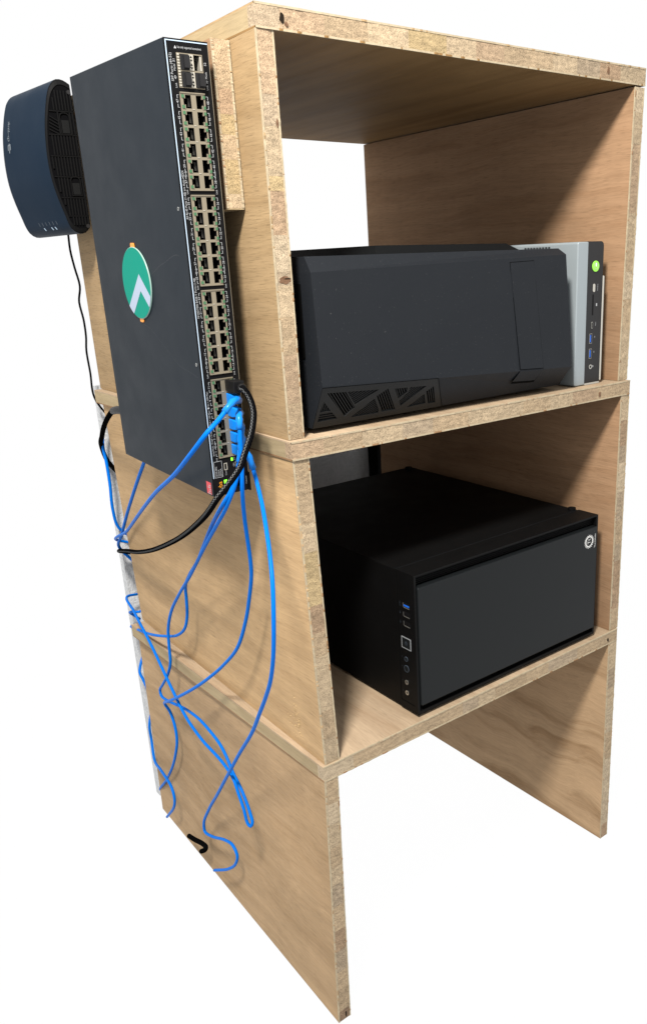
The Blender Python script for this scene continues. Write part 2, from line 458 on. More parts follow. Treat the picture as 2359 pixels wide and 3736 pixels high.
pBR = board('side_panel', corners(.5825, .6030, .0024, .0022, .4218, .8183, .622, top=(.5835, .6032, .0015, .0015, .5835, .6032)), modB, OB, True, 'veneer_red', 'veneer_left', rsplits(10, 33), rnd=8)
# bottom module
OC = (.3, .3, .0008)
modC = tag(empty('shelf_module', OC), 'lowest wooden shelf module standing on the floor with nothing inside', 'shelf', 'stacked wooden shelf modules')
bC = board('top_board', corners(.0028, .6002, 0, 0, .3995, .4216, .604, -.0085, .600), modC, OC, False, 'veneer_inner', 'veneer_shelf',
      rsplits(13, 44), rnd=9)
cCL = corners(-.0046, .0158, .0008, .0008, .0008, .3993, .603, -.0040, .0164, (.0034, .0240, .0, .0, .0010, .0215))
cCL[2] = (cCL[2][0], cCL[2][1], .0260); cCL[3] = (cCL[3][0], cCL[3][1], .0260)      # the cut is not quite square
pCL = board('side_panel', cCL, modC, OC, True, 'veneer_low', 'veneer_inner',
      [(.045,'brown'),(.13,'tan'),(.22,'tan'),(.31,'grey'),(.40,'rose'),(.50,'tan'),(.59,'grey'),(.66,'cream'),(.74,'tan'),(.83,'cream'),(.91,'pale'),(1,'tan')], rnd=10)
pCR = board('side_panel', corners(.5808, .5998, .0006, .0006, .0008, .3993, .602, top=(.5790, .5998, .0, .0, .5790, .5998)), modC, OC, True, 'veneer_stripe', 'veneer_low', rsplits(9, 55), rnd=11)

# batten on the outside of the top module
bt = board('batten', corners(-.0185, .0018, .0668, .0668, 1.0850, 1.2425, .340), modA, OA, True, 'veneer_red', 'veneer_left',
      [(.09,'cream'),(.21,'yellow'),(.30,'yellow'),(.45,'tan'),(.57,'yellow'),(.72,'rose'),(.86,'tan'),(1,'tan')], ven=.11, rnd=12)
mb = MB(); mb.box((-.0184, .0669, 1.0838), (.0017, .338, 1.0849)); mb.build('end_strip', 'edge_strip', bt, OA)

# nail holes, knots and a tear
def front_spot(x, z, y, w, h, mat, parent, org, name='nail_hole', n=9, seed=0):
    r = random.Random(seed); mb = MB()
    ring = [(x + w*math.cos(2*math.pi*i/n)*r.uniform(.7, 1.15), z + h*math.sin(2*math.pi*i/n)*r.uniform(.7, 1.15)) for i in range(n)]
    mb.loft([(a, y, b) for a, b in ring], [(a, y+.004, b) for a, b in ring]); mb.build(name, mat, parent, org)
front_spot(.0325, 1.2548, .0132, .0030, .0050, 'hole_dark', bA, OA, seed=1)
front_spot(.0370, 1.2500, .0128, .0020, .0022, 'knot_brown', bA, OA, 'splinter', seed=2)
front_spot(.5250, 1.2555, .0022, .0022, .0052, 'knot_brown', bA, OA, 'knot', seed=3)
front_spot(.5757, .4082, -.0005, .0022, .0034, 'hole_dark', bC, OC, seed=4)
front_spot(.0190, 1.1610, .0146, .0013, .0042, 'knot_brown', pAL, OA, 'knot', seed=5)
front_spot(.0140, 1.0110, .0152, .0078, .0040, 'knot_brown', pAL, OA, 'knot', n=16, seed=6)
front_spot(.0165, 1.0125, .0149, .0052, .0006, 'hole_dark', pAL, OA, 'crack', seed=7)
front_spot(.0085, .0085, .0003, .0012, .0060, 'hole_dark', pCL, OC, seed=8)
front_spot(.5300, .8270, .0002, .0022, .0045, 'knot_brown', bB, OB, 'knot', seed=9)
# torn fibres low on the middle side panel
r = random.Random(5); mb = MB()
for i in range(60):
    y = .055 + abs(r.gauss(0, .012)); z = .462 + r.gauss(0, .012)
    t = (z - .4218) / .3965; f = (y / .61); x = .0078 + (.0002-.0078)*t + (.0077 + (.0045-.0155+.0078-.0002)*t)*f - .0002
    l = r.uniform(.0008, .0024); a = r.uniform(-.6, .6); h = r.uniform(.0003, .0009)
    mb.hexa([(x, y, z), (x, y+l, z+a*l), (x+.001, y+l, z+a*l), (x+.001, y, z), (x-h, y, z+l*.5), (x-h, y+l*.7, z+a*l+l*.5), (x+.001, y+l, z+a*l+l*.5), (x+.001, y, z+l*.5)])
sp = mb.build('torn_fibres', 'chip_wood', pBL, OB); tag(sp, kind='stuff')

# ------------------------------------------------------------------ wide tower case lying in the top module
OT = (.25, .03, .8402)
tower = tag(empty('computer_case', OT), 'wide matte black computer case lying on its side, slatted vent at its lower left', 'computer')
FA, FB, FC, FD = (.0410, .0, .8955), (.4630, .0, .8750), (.4560, .0090, 1.0267), (.0418, .0090, 1.0177)
GA, GB = (.0395, .0245, .8470), (.4640, .0245, .8470)          # foot of the lower bevel
HC, HD = (.4535, .0210, 1.0350), (.0430, .0215, 1.0342)        # head of the upper bevel
def lerp(a, b, t): return tuple(a[i] + (b[i]-a[i])*t for i in range(3))
def chamf(s, t): return lerp(lerp(FA, FB, s), lerp(GA, GB, s), t)   # s along, t down the lower bevel
GS = .402                                                       # the vent covers s < GS at the top edge
mb = MB()
mb.quad(FA, FB, FC, FD)
mb.quad(FD, FC, HC, HD)
k0, k1 = chamf(GS, 0), chamf(GS + .062, 1)
mb.quad(k0, k1, GB, FB)
back = lambda p: (p[0], .062, p[2])
mb.quad(FA, FD, back(FD), back(FA)); mb.quad(FA, back(FA), back(GA), GA); mb.quad(FD, HD, back(HD), back(FD))
mb.quad(FB, back(FB), back(FC), FC); mb.quad(FB, GB, back(GB), back(FB)); mb.quad(FC, back(FC), back(HC), HC)
mb.quad(HD, HC, back(HC), back(HD)); mb.quad(GA, back(GA), back(GB), GB)
front = mb.build('front_panel', 'case_plastic', tower, OT)
MB().box((.0455, .0625, .8470), (.4530, .455, 1.0345)).build('body', 'case_dark', tower, OT, bevel=.0015)
mb = MB(); mb.loft([(.214, .12, 1.0346), (.484, .12, 1.0346), (.484, .40, 1.0346), (.214, .40, 1.0346)],
                   [(.219, .126, 1.0462), (.459, .126, 1.0452), (.459, .39, 1.0452), (.219, .39, 1.0462)])
mb.build('raised_vent', 'case_dark', tower, OT)
for x in (.07, .42):
    for y in (.085, .42):
        MB().disc((x, y, .8402), .013, (0, 0, 1), .0068, 16).build('foot', 'case_gap', tower, OT)
# slot in the left flank
MB().box((.0400, .030, .926), (.0412, .047, 1.006)).build('side_slot', 'case_gap', tower, OT)
# drive door: a dark joint with the door proud of it
def on_face(x, z, d):
    t = (z - .885) / .137; return (x, .0 + .0090 * max(t, -.07) - d, z)
door = [(.3462, 1.0190), (.3905, 1.0200), (.4022, .8800), (.3575, .8825)]
gapm = MB(); cxm = sum(p[0] for p in door)/4; czm = sum(p[1] for p in door)/4
grow = lambda l, k: [(p[0] + (k if p[0] > cxm else -k), p[1] + (k if p[1] > czm else -k)) for p in l]
g0 = grow(door, .0008)
gapm.add([on_face(x, z, .0003) for x, z in g0], [(0, 1, 2, 3)])
lowd = [chamf((.3575-.041)/.422, .0), chamf((.4022-.041)/.422, .0), chamf((.3975-.041)/.422, .56), chamf((.3520-.041)/.422, .50)]
off = lambda p, d: (p[0], p[1] - d*.75, p[2] - d*.65)
cl = [sum(p[i] for p in lowd)/4 for i in range(3)]
lg = [off((p[0] + (.0008 if p[0] > cl[0] else -.0008), p[1], p[2] - (.0010 if p[2] < cl[2] else 0)), .0003) for p in lowd]
gapm.add(lg, [(0, 1, 2, 3)])
gapo = gapm.build('door_joint', 'case_gap', tower, OT)
dm = MB(); dm.loft([on_face(x, z, .0002) for x, z in door], [on_face(x, z, .0008) for x, z in door])
dm.loft([off(p, .0002) for p in lowd], [off(p, .0008) for p in lowd]); dm.build('drive_door', 'case_plastic', tower, OT)
# vent: plate with cut openings, dark void behind, slats in each opening.  2d frame (s, t): mm along, mm down the bevel
LW, LH = 422.0, 54.0
def vent(px, py, d=0.0):
    p = chamf(px / LW, py / LH); return (p[0], p[1] - d*.8, p[2] - d*.6)
outer = [(0, 0), (GS*LW, 0), ((GS+.062)*LW, LH), (0, LH)]
def P7(a, b):      # picture-plane sketch of the vent -> bevel mm
    t = (b - (378 - .0905*(a-370))) / ((690 - .178*(a-300)) - (378 - .0905*(a-370)))
    x0 = 370 - 72*t; x1 = 1300 + 105*t
    return ((a - x0) / (x1 - x0) * (GS + .062*t) * LW, t * LH)
openings = [  # polygon, slat direction
    ([(380, 478), (432, 545), (352, 560)], (-.25, 1)), ([(352, 568), (440, 555), (486, 606), (334, 636)], (1, -.14)),
    ([(404, 414), (545, 402), (622, 520), (545, 592)], (.66, 1)), ([(556, 402), (806, 382), (626, 500)], (1, -.62)),
    ([(596, 596), (778, 450), (826, 540), (820, 560)], (1, -.66)), ([(794, 430), (880, 374), (968, 530), (850, 552)], (.55, 1)),
    ([(938, 374), (1044, 364), (1046, 398), (982, 448)], (.55, 1)), ([(1062, 390), (1068, 362), (1214, 348), (1012, 502), (992, 466)], (1, -.66)),
    ([(1070, 512), (1208, 408), (1238, 476)], (1, -.62)), ([(1222, 388), (1278, 350), (1332, 466), (1266, 478)], (.48, 1))]
polys = [[P7(*q) for q in o[0]] for o in openings]
vm = MB(); vm.tess([outer] + polys, lambda x, y: vent(x, y, .0006))
for pl in polys:
    for i in range(len(pl)):
        a, b = pl[i], pl[(i+1) % len(pl)]; vm.quad(vent(*a, .0006), vent(*b, .0006), vent(*b, -.003), vent(*a, -.003))
plate = vm.build('vent_plate', 'vent_plastic', tower, OT)
MB().add([vent(-.4, -.9, .0009), vent(GS*LW+.6, -.9, .0009), vent(GS*LW+.6, 0, .0009), vent(-.4, 0, .0009)], [(0, 1, 2, 3)]).add([vent(GS*LW-.1, -.3, .0009), vent(GS*LW+.8, -.3, .0009), vent((GS+.062)*LW+.8, LH, .0009), vent((GS+.062)*LW-.1, LH, .0009)], [(0, 1, 2, 3)]).build('vent_joint', 'case_gap', tower, OT)
MB().quad(vent(0, 0, -.0034), vent(GS*LW, 0, -.0034), vent((GS+.062)*LW, LH, -.0034), vent(0, LH, -.0034)).build('vent_void', 'case_gap', tower, OT)
def clip_line(poly, p, d):
    hits = []
    for i in range(len(poly)):
        a, b = poly[i], poly[(i+1) % len(poly)]; ex, ey = b[0]-a[0], b[1]-a[1]
        den = d[0]*ey - d[1]*ex
        if abs(den) < 1e-9: continue
        t = ((a[0]-p[0])*ey - (a[1]-p[1])*ex) / den; u = ((a[0]-p[0])*d[1] - (a[1]-p[1])*d[0]) / den
        if 0 <= u <= 1: hits.append(t)
    return sorted(hits)
for pl, (poly_px, dr) in zip(polys, openings):
    q0 = P7(*poly_px[0]); q1 = P7(poly_px[0][0] + dr[0]*40, poly_px[0][1] + dr[1]*40)
    d = (q1[0]-q0[0], q1[1]-q0[1]); l = math.hypot(*d); d = (d[0]/l, d[1]/l); nrm = (-d[1], d[0])
    pr_ = [p[0]*nrm[0] + p[1]*nrm[1] for p in pl]; c = min(pr_) + 2.0
    while c < max(pr_) - 1.2:
        h = clip_line(pl, (nrm[0]*c, nrm[1]*c), d)
        if len(h) >= 2:
            a = (nrm[0]*c + d[0]*h[0], nrm[1]*c + d[1]*h[0]); b = (nrm[0]*c + d[0]*h[-1], nrm[1]*c + d[1]*h[-1])
            w = .55; e = (nrm[0]*w, nrm[1]*w); sm = MB()
            r4 = [(a[0]-e[0], a[1]-e[1]), (b[0]-e[0], b[1]-e[1]), (b[0]+e[0], b[1]+e[1]), (a[0]+e[0], a[1]+e[1])]
            sm.loft([vent(*q, -.0028) for q in r4], [vent(*q, -.0006) for q in r4]); sm.build('slat', 'vent_plastic', plate, OT)
        c += 3.05

# ------------------------------------------------------------------ slim silver desktop beside it
OS = (.525, .02, .8402)
slim = tag(empty('slim_computer', OS), 'slim silver and black desktop computer standing upright with a green power button', 'computer')
def rrect(x0, x1, z0, z1, r, which='1111', n=5):
    pts = []
    for (cx_, cz_, a0, f) in ((x1-r, z0+r, -90, which[1]), (x1-r, z1-r, 0, which[2]), (x0+r, z1-r, 90, which[3]), (x0+r, z0+r, 180, which[0])):
        if f == '1':
            for i in range(n+1):
                a = math.radians(a0 + 90*i/n); pts.append((cx_ + r*math.cos(a), cz_ + r*math.sin(a)))
        else:
            a = math.radians(a0 + 45); s = math.sqrt(2)*r; pts.append((cx_ + s*math.cos(a), cz_ + s*math.sin(a)))
    return pts
def rprism(x0, x1, z0, z1, y0, y1, r, which, name, mat, parent, org, bevel=.0008):
    p = rrect(x0, x1, z0, z1, r, which); mb = MB()
    mb.loft([(a, y0, b) for a, b in p], [(a, y1, b) for a, b in p]); return mb.build(name, mat, parent, org, bevel=bevel)
rprism(.4935, .5172, .8408, 1.0428, .0195, .275, .0035, '1001', 'silver_cover', 'silver_paint', slim, OS, bevel=.0018)
fb = rprism(.5174, .5525, .8430, 1.0432, .0205, .272, .0062, '0010', 'black_bezel', 'pc_black', slim, OS)
rprism(.5176, .5515, .8404, .8428, .0200, .27, .0008, '1111', 'foot_rail', 'pc_white', slim, OS, bevel=0)
rprism(.5527, .5566, .8440, .9956, .0206, .262, .0018, '0110', 'rear_cover', 'pc_white', slim, OS)
Y = .0203
pb = MB().disc((.5340, Y, 1.0092), .0076, (0, -1, 0), .0012, 28).build('power_button', 'button_green', slim, OS, bevel=.0003)
MB().ring((.5340, Y-.0013, 1.0092), .0040, .0047, (0, -1, 0), .0002).build('button_ring', 'pc_white', pb, OS)
MB().box((.5336, Y-.0017, 1.0090), (.5345, Y-.0013, 1.0135)).build('button_mark', 'button_light', pb, OS)
p = rrect(.5300, .5346, .9735, .9850, .0022); mb = MB(); mb.loft([(a, Y, b) for a, b in p], [(a, Y-.0006, b) for a, b in p]); mb.build('mode_button', 'pc_white', slim, OS)
MB().box((.5303, Y-.0003, .9411), (.5324, Y+.001, .9701)).build('card_slot', 'port_dark', slim, OS)
p = rrect(.5287, .5321, .9220, .9316, .0016); mb = MB(); mb.loft([(a, Y, b) for a, b in p], [(a, Y-.0005, b) for a, b in p]); uc = mb.build('round_port', 'usb_steel', slim, OS)
p = rrect(.5294, .5314, .9228, .9308, .0009); mb = MB(); mb.loft([(a, Y, b) for a, b in p], [(a, Y-.0007, b) for a, b in p]); mb.build('opening', 'port_dark', uc, OS)
for z in (.9077, .8859):
    u = MB().box((.5256, Y-.0005, z-.0070), (.5312, Y+.001, z+.0070)).build('usb_port', 'usb_steel', slim, OS)
    MB().box((.5262, Y-.0007, z-.0064), (.5306, Y, z+.0064)).build('opening', 'port_dark', u, OS)
    MB().box((.5264, Y-.0009, z-.0052), (.5284, Y, z+.0052)).build('tongue', 'usb_blue', u, OS)
j = MB().ring((.5298, Y, .8665), .0018, .0034, (0, -1, 0), .0006).build('headphone_jack', 'usb_steel', slim, OS)
MB().disc((.5298, Y-.0001, .8665), .0018, (0, -1, 0), .0002).build('opening', 'port_dark', j, OS)
mb = MB()
up, lf = (0, 0, 1), (-1, 0, 0)
def fr(x, z): return (x, Y-.0003, z)
put_text(mb, 'P-MODE', .0026, fr(.5402, .9845), (0, 0, -1), (1, 0, 0))
put_text(mb, 'USB4', .0026, fr(.5385, .9310), (0, 0, -1), (1, 0, 0))
put_text(mb, 'SS', .0030, fr(.5373, .9110), (0, 0, -1), (1, 0, 0)); put_text(mb, 'SS', .0030, fr(.5368, .8892), (0, 0, -1), (1, 0, 0))
mb.box((.5382, Y-.0004, .9535), (.5404, Y, .9575))
mb.ring((.5352, Y, .8668), .0009, .0014, (0, -1, 0), .0003, 12)
mb.build('printed_marks', 'print_white', slim, OS)
mb = MB()
for i in range(9): mb.box((.4932, .071 + i*.0058, 1.0358), (.4936, .0746 + i*.0058, 1.0378))
mb.build('vent_holes', 'port_dark', slim, OS)

# ------------------------------------------------------------------ black cube case in the middle module
OQ = (.357, .01, .4218)
cube = tag(empty('cube_computer', OQ), 'squat black cube computer case with a smooth front panel and white gear emblem', 'computer')
x0, x1, y0, z0, z1 = .1672, .5478, .0085, .4262, .6340
mb = MB(); mb.box((x0+.0006, .0475, z0), (x1-.0006, .4780, z1-.0006)); mb.build('body', 'cube_metal', cube, OQ, bevel=.001)
# front bezel: a frame around a recess
mb = MB(); w = .0035
for a, b in (((x0, y0, z0), (x0+w, .047, z1)), ((x1-w, y0, z0), (x1, .047, z1)), ((x0+w, y0, z1-.0025), (x1-w, .047, z1)), ((x0+w, y0, z0), (x1-w, .047, z0+.0045))):
    mb.box(a, b)
mb.box((x0+w, .026, z0+.0045), (x1-w, .046, z1-.0025))
bez = mb.build('front_bezel', 'cube_metal', cube, OQ)
# perforated strips above and below the panel: fine louvres
for (za, zb, nm) in ((.6180, .6312, 5), (.4310, .4455, 5)):
    mb = MB(); mb.box((x0+w, .0200, za), (x1-w, .0255, zb)); st = mb.build('mesh_strip', 'cube_mesh', bez, OQ)
    for i in range(nm):
        z = za + (i + .5) * (zb-za)/nm; MB().box((x0+w+.0005, .0150, z-.0005), (x1-w-.0005, .0200, z+.0005)).build('louvre', 'cube_metal', st, OQ)
pn = rprism(x0+.0050, x1-.0036, .4398, .6158, .0062, .0180, .0022, '1111', 'front_cover', 'cube_panel', cube, OQ, bevel=.0012)
# emblem
mb = MB(); gc = Vector((.5240, .0058, .5948)); er = Vector((0, 0, 1)); eu = Vector((-1, 0, 0))
g = []
for i in range(17):
    a = 2*math.pi*i/17; f = lambda r, q: gc + (er*math.cos(q) + eu*math.sin(q))*r
    mb.add([f(.0082, a), f(.0082, a+.26), f(.0122, a+.52), f(.0100, a+.20)], [(0, 1, 2, 3)])
mb.ring(gc, .0072, .0086, (0, -1, 0), .0002, 30)
put_text(mb, 'Tt', .0098, gc - er*.0042, er, eu)
put_text(mb, 'Thermaltake', .0046, (.5385, .0058, .5815), er, eu)
mb.build('emblem', 'emblem_white', cube, OQ)
MB().box((.5345, .00595, .6085), (.5366, .0061, .6100)).build('emblem_mark', 'pc_black', cube, OQ)
# input strip on the left flank of the bezel
X = x0 - .0003
def flank(y, z, d=0): return (X - d, y, z)
mb = MB(); mb.box((X-.0001, .0446, .4370), (X+.001, .0450, z1-.001)); mb.box((X-.0001, .0150, .4375), (X+.001, .0446, .4381)); mb.build('strip_joint', 'case_gap', cube, OQ)
for z, tong in ((.5865, 'usb_blue'), (.5733, 'port_dark'), (.5592, 'port_dark')):
    u = MB().box((X-.0004, .0185, z-.0036), (X+.001, .0345, z+.0036)).build('usb_port', 'port_dark', cube, OQ)
    MB().box((X-.0006, .0190, z-.0036), (X, .0310, z-.0025)).build('lower_lip', 'usb_steel', u, OQ)
    MB().box((X-.0006, .0308, z-.0030), (X, .0325, z+.0032)).build('side_lip', 'screw_steel', u, OQ)
    MB().box((X-.0007, .0192, z-.0012), (X, .0305, z+.0012)).build('tongue', tong, u, OQ)
b = MB(); zc = .5298
for a_, c_ in (((.0188, zc-.0085), (.0200, zc+.0085)), ((.0376, zc-.0085), (.0388, zc+.0085)), ((.0200, zc-.0085), (.0376, zc-.0075)), ((.0200, zc+.0075), (.0376, zc+.0085))):
    b.box((X-.0005, a_[0], a_[1]), (X+.001, c_[0], c_[1]))
pwb = MB().box((X-.0003, .0200, zc-.0075), (X+.001, .0376, zc+.0075)).build('power_button', 'cube_panel', cube, OQ)
b.build('button_outline', 'outline_grey', pwb, OQ)
mb = MB()
for i in range(10):
    a0_ = math.radians(35 + i*29); a1_ = a0_ + math.radians(25)
    f = lambda r, a: (X-.0005, .0290 - r*math.sin(a), zc + r*math.cos(a))
    mb.add([f(.0020, a0_), f(.0027, a0_), f(.0027, a1_), f(.0020, a1_)], [(0, 1, 2, 3)])
mb.box((X-.0006, .0287, zc), (X-.0003, .0293, zc+.0030)); mb.build('power_symbol', 'router_tick', pwb, OQ)
for z, rr, m_ in ((.5055, .0030, 'cube_panel'), (.4906, .0046, 'cube_panel')):
    q = MB().disc(flank(.0302, z), rr, (-1, 0, 0), .0005, 20).build('reset_button', m_, cube, OQ)
    MB().ring(flank(.0302, z), rr, rr+.0006, (-1, 0, 0), .0006, 20).build('ring', 'router_tick', q, OQ)
for z in (.4692, .4529):
    q = MB().ring(flank(.0309, z), .0016, .0036, (-1, 0, 0), .0007, 20).build('audio_jack', 'screw_steel', cube, OQ)
    MB().disc(flank(.0309, z), .0016, (-1, 0, 0), .0003, 14).build('opening', 'port_dark', q, OQ)
mb = MB()
for z, t in ((.5900, 'USB 3.0'), (.5755, 'USB'), (.5615, 'USB'), (.5075, 'H'), (.4925, 'R'), (.4710, 'O'), (.4545, 'M')):
    put_text(mb, t, .0022, flank(.0395, z, .0002), (0, 0, -1), (0, -1, 0))
mb.build('printed_marks', 'router_tick', cube, OQ)
for x in (.205, .51):
    for y in (.07, .43): MB().disc((x, y, .4217), .012, (0, 0, 1), .0045, 16).build('foot', 'case_gap', cube, OQ)
mb = MB(); mb.disc((.539, .055, .6337), .0065, (0, 0, 1), .004, 20); mb.build('thumb_screw', 'cube_metal', cube, OQ)
mb = MB(); mb.disc((.530, .462, .6337), .0065, (0, 0, 1), .005, 16); mb.build('thumb_screw', 'cube_metal', cube, OQ)
MB().box((x0+.0008, .0470, z1-.0006), (x1-.0008, .0476, z1+.0001)).build('top_joint', 'case_plastic', cube, OQ)

# black slab added as the shade of the gap behind the cubby
tag(MB().box((.5915, .645, .4225), (.632, .680, .816)).build('gap_shade', 'case_gap'), 'black upright slab standing in for the shaded gap behind the back opening above the cube case', 'gap shade')

# ------------------------------------------------------------------ 48-port switch hung on the left side
sw_rot = Euler((0, 0, 0)).to_quaternion()
rv = Vector((.0385, -.0143, .0006)); sw_rot = Matrix.Rotation(rv.length, 4, rv.normalized()).to_quaternion()
SWO = Vector((-.0302, .0519, 1.2342))
sw = tag(empty('network_switch', SWO, sw_rot), 'black forty-eight port network switch hung upright on the left side panel', 'switch')
H, D, L = .0457, .2612, .4551
def S_(v, u, y=0.0): return (-H + v/1000, y, -u/1000)      # mm from the left edge, mm from the top, depth
mb = MB(); a = S_(0, 0); 
mb.loft([(-H, .0004, 0), (0, .0004, 0), (0, .0004, -L), (-H, .0004, -L)], [(-H, D, 0), (0, D, 0), (0, D, -L), (-H, D, -L)], cap0=False)
ch = mb.build('chassis', 'switch_paint', sw, bevel=.0006)
for y_ in (.0335, .20):
    MB().box((.0001, y_, -.115), (.0116, y_+.05, -.060)).build('mount_plate', 'switch_front', sw)
# front plate with cut-outs
BL = [45.0, 137.2, 229.6, 323.0]; BH = 88.6; ROW0 = 8.3; PITCH = 14.4
rect = lambda v0, v1, u0, u1: [(v0, u0), (v1, u0), (v1, u1), (v0, u1)]
holes = [rect(11.6, 38.4, 11.6, 41.6)] + [rect(10.8, 37.2, b, b+BH) for b in BL] + [rect(27.5, 38.5, 437.5, 450.0)]
mb = MB(); mb.tess([rect(0, 45.7, 0, 455.1)] + holes, lambda v, u: S_(v, u, 0))
for hl in holes:
    for i in range(4):
        p, q = hl[i], hl[(i+1) % 4]; mb.quad(S_(*p, 0), S_(*q, 0), S_(*q, .016), S_(*p, .016))
fp = mb.build('front_plate', 'switch_front', sw)
MB().box(S_(44.0, 455.6, -.0022), S_(46.2, 434.2, .03)).build('corner_cap', 'switch_front', sw)
mb = MB()
mb.box(S_(1.5, 433.6, -.0003), S_(2.5, 1.4, .0002)); mb.box(S_(2.5, 2.3, -.0003), S_(45.2, 1.4, .0002))
mb.build('trim_line', 'print_line', sw)
MB().box(S_(45.3, 434, -.0002), S_(45.75, 2.5, .004)).build('edge_bare_metal', 'cage_metal', sw)
# port blocks and ports
def contacts(mb, v, u, side):
    for i in range(8):
        uu = u - 3.6 + i*1.02; a, b = ((v+3.4, v+5.6) if side < 0 else (v-5.6, v-3.4))
        mb.box(S_(min(a, b), uu+.24, .0035), S_(max(a, b), uu-.24, .0045))
    return mb
plugged = {12, 10, 8, 6, 4, 2}
for bi, b in enumerate(BL):
    ops = []
    for r_ in range(6):
        u = b + ROW0 + r_*PITCH
        ops += [rect(14.0, 22.0, u-5.9, u+5.9), rect(27.4, 35.4, u-5.9, u+5.9)]
    mb = MB(); mb.tess([rect(10.9, 37.1, b+.1, b+BH-.1)] + ops, lambda v, u: S_(v, u, -.0006))
    mb.loft([S_(*q, -.0006) for q in rect(10.9, 37.1, b+.1, b+BH-.1)], [S_(*q, .012) for q in rect(10.9, 37.1, b+.1, b+BH-.1)], cap0=False, cap1=False)
    for e in (b+.1, b+BH-1.1): mb.box(S_(10.9, e+1.0, -.0014), S_(37.1, e, -.0006))
    blk = mb.build('port_block', 'cage_metal', sw)
    for r_ in range(6):
        u = b + ROW0 + r_*PITCH; low = 48 - 12*bi - 2*r_
        MB().box(S_(22.6, u+6.9, -.0010), S_(25.0, u+6.3, -.0006)).build('spring_tab', 'cage_bright', blk) if r_ < 5 else None
        for side, v, num in ((-1, 18.0, low - 1), (1, 31.4, low)):
            mb = MB()
            q = rect(v-4, v+4, u-5.9, u+5.9)
            mb.loft([S_(*p, -.0004) for p in q], [S_(*p, .0125) for p in q], cap0=False)
            po = mb.build('ethernet_port', 'port_dark', blk)
            if side < 0: contacts(MB(), v-1.2, u, -1).build('contact_row', 'contact', po)
            for du in (-4.6, 4.6):
                va = (11.9, 14.9) if side < 0 else (34.4, 36.9)
                lit = side > 0 and num in (2, 4, 6, 8) and du > 0
                MB().box(S_(va[0]+.3, u+du+1.35, -.0013), S_(va[1]-.1, u+du-1.35, .001)).build('indicator', 'led_on' if lit else 'led_off', po)
                m2 = MB()
                vi = (va[1]-.1, va[1]+1.0) if side < 0 else (va[0]-1.0, va[0]+.1)
                m2.box(S_(vi[0], u+du+1.9, -.0010), S_(vi[1], u+du-1.9, .001))
                m2.build('port_shoulder', 'cage_metal', po)
# transceiver cage
mb = MB(); sf = [rect(14.8, 23.6, 12.6, 26.0), rect(14.8, 23.6, 27.4, 40.8), rect(29.2, 37.6, 12.6, 26.0), rect(29.2, 37.6, 27.4, 40.8)]
mb.tess([rect(11.7, 38.3, 11.7, 41.5)] + sf, lambda v, u: S_(v, u, -.0005))
mb.loft([S_(*q, -.0005) for q in rect(11.7, 38.3, 11.7, 41.5)], [S_(*q, .012) for q in rect(11.7, 38.3, 11.7, 41.5)], cap0=False, cap1=False)
cage = mb.build('transceiver_cage', 'cage_metal', sw)
for i, q in enumerate(sf):
    mb = MB(); mb.loft([S_(*p, -.0004) for p in q], [S_(*p, .012) for p in q], cap0=False); s_ = mb.build('transceiver_slot', 'port_dark', cage)
    if i != 2:
        v0, u0 = q[0]; mb = MB(); mb.box(S_(v0+.1, u0+13.2, -.0020), S_(v0+8.7, u0+.2, .003)); mb.box(S_(v0+2.6, u0+12.0, -.0052), S_(v0+8.2, u0+1.4, -.0020))
        mb.build('dust_cap', 'dust_cap', s_)
    else:
        MB().box(S_(35.6, 25.6, .0), S_(37.4, 13.0, .010)).build('cage_wall', 'cage_bright', s_)
for u0 in (12.4, 27.2):
    st = MB().box(S_(24.2, u0+13.6, -.0010), S_(28.6, u0, -.0005)).build('latch_strip', 'cage_bright', cage)
    for k in range(4):
        mb = MB(); c = u0 + 1.9 + k*3.3; s = 1 if k % 2 else -1
        mb.add([S_(25.0, c - s*1.0, -.0012), S_(27.6, c - s*1.0, -.0012), S_(26.3, c + s*1.0, -.0012)], [(0, 1, 2)]); mb.build('latch_hole', 'port_dark', st)
for k in range(12):
    MB().box(S_(11.9, 13.9 + k*2.4, -.0011), S_(14.1, 12.4 + k*2.4, -.0005)).build('light_window', 'cage_bright', cage)
# lettering (reads upwards, its top to the left)
UP, LF = (0, 0, 1), (-1, 0, 0)
mb = MB()
def T(s, v, u, size, align='LEFT', sx=1.0): put_text(mb, s, size/1000, S_(v, u, -.0003), UP, LF, align, sx)
def bracket(v, u, sgn):
    for (va, vb, ua, ub) in ((v, v+.35, u-5.6, u-2.4), (v, v+.35, u+2.4, u+5.6)): mb.box(S_(va, ub, -.0003), S_(vb, ua, .0002))
    for uu in (u-5.6, u+5.3): mb.box(S_(min(v, v+sgn*1.8), uu+.3, -.0003), S_(max(v+.35, v+sgn*1.8), uu, .0002))
for bi, b in enumerate(BL):
    for r_ in range(6):
        u = b + ROW0 + r_*PITCH; low = 48 - 12*bi - 2*r_
        for v, num, sg in ((8.0, low-1, 1), (40.2, low, -1)):
            T(str(num), v, u, 3.4, 'CENTER'); bracket(v-.1, u, sg)
            if r_ == 5: T('Link', v, u+11.5, 2.6); T('Mode', v, u-4.2, 2.6)
T('SFP Ports (49-52)', 5.6, 36.5, 3.4); T('Link', 8.6, 42.0, 2.6); T('49', 8.6, 34.5, 3.2); T('Mode', 8.6, 27.5, 2.6); T('51', 8.6, 20.0, 3.2)
T('52', 41.0, 21.0, 3.2); T('Link  50  Mode', 41.0, 42.0, 2.6)
T('All RJ-45 Ports (1-48) are Auto-MDIX', 5.0, 160.5, 3.2, sx=.92); T('10/100/1000 BASE-T Ports (1-48)', 5.0, 258.5, 3.2, sx=.95)
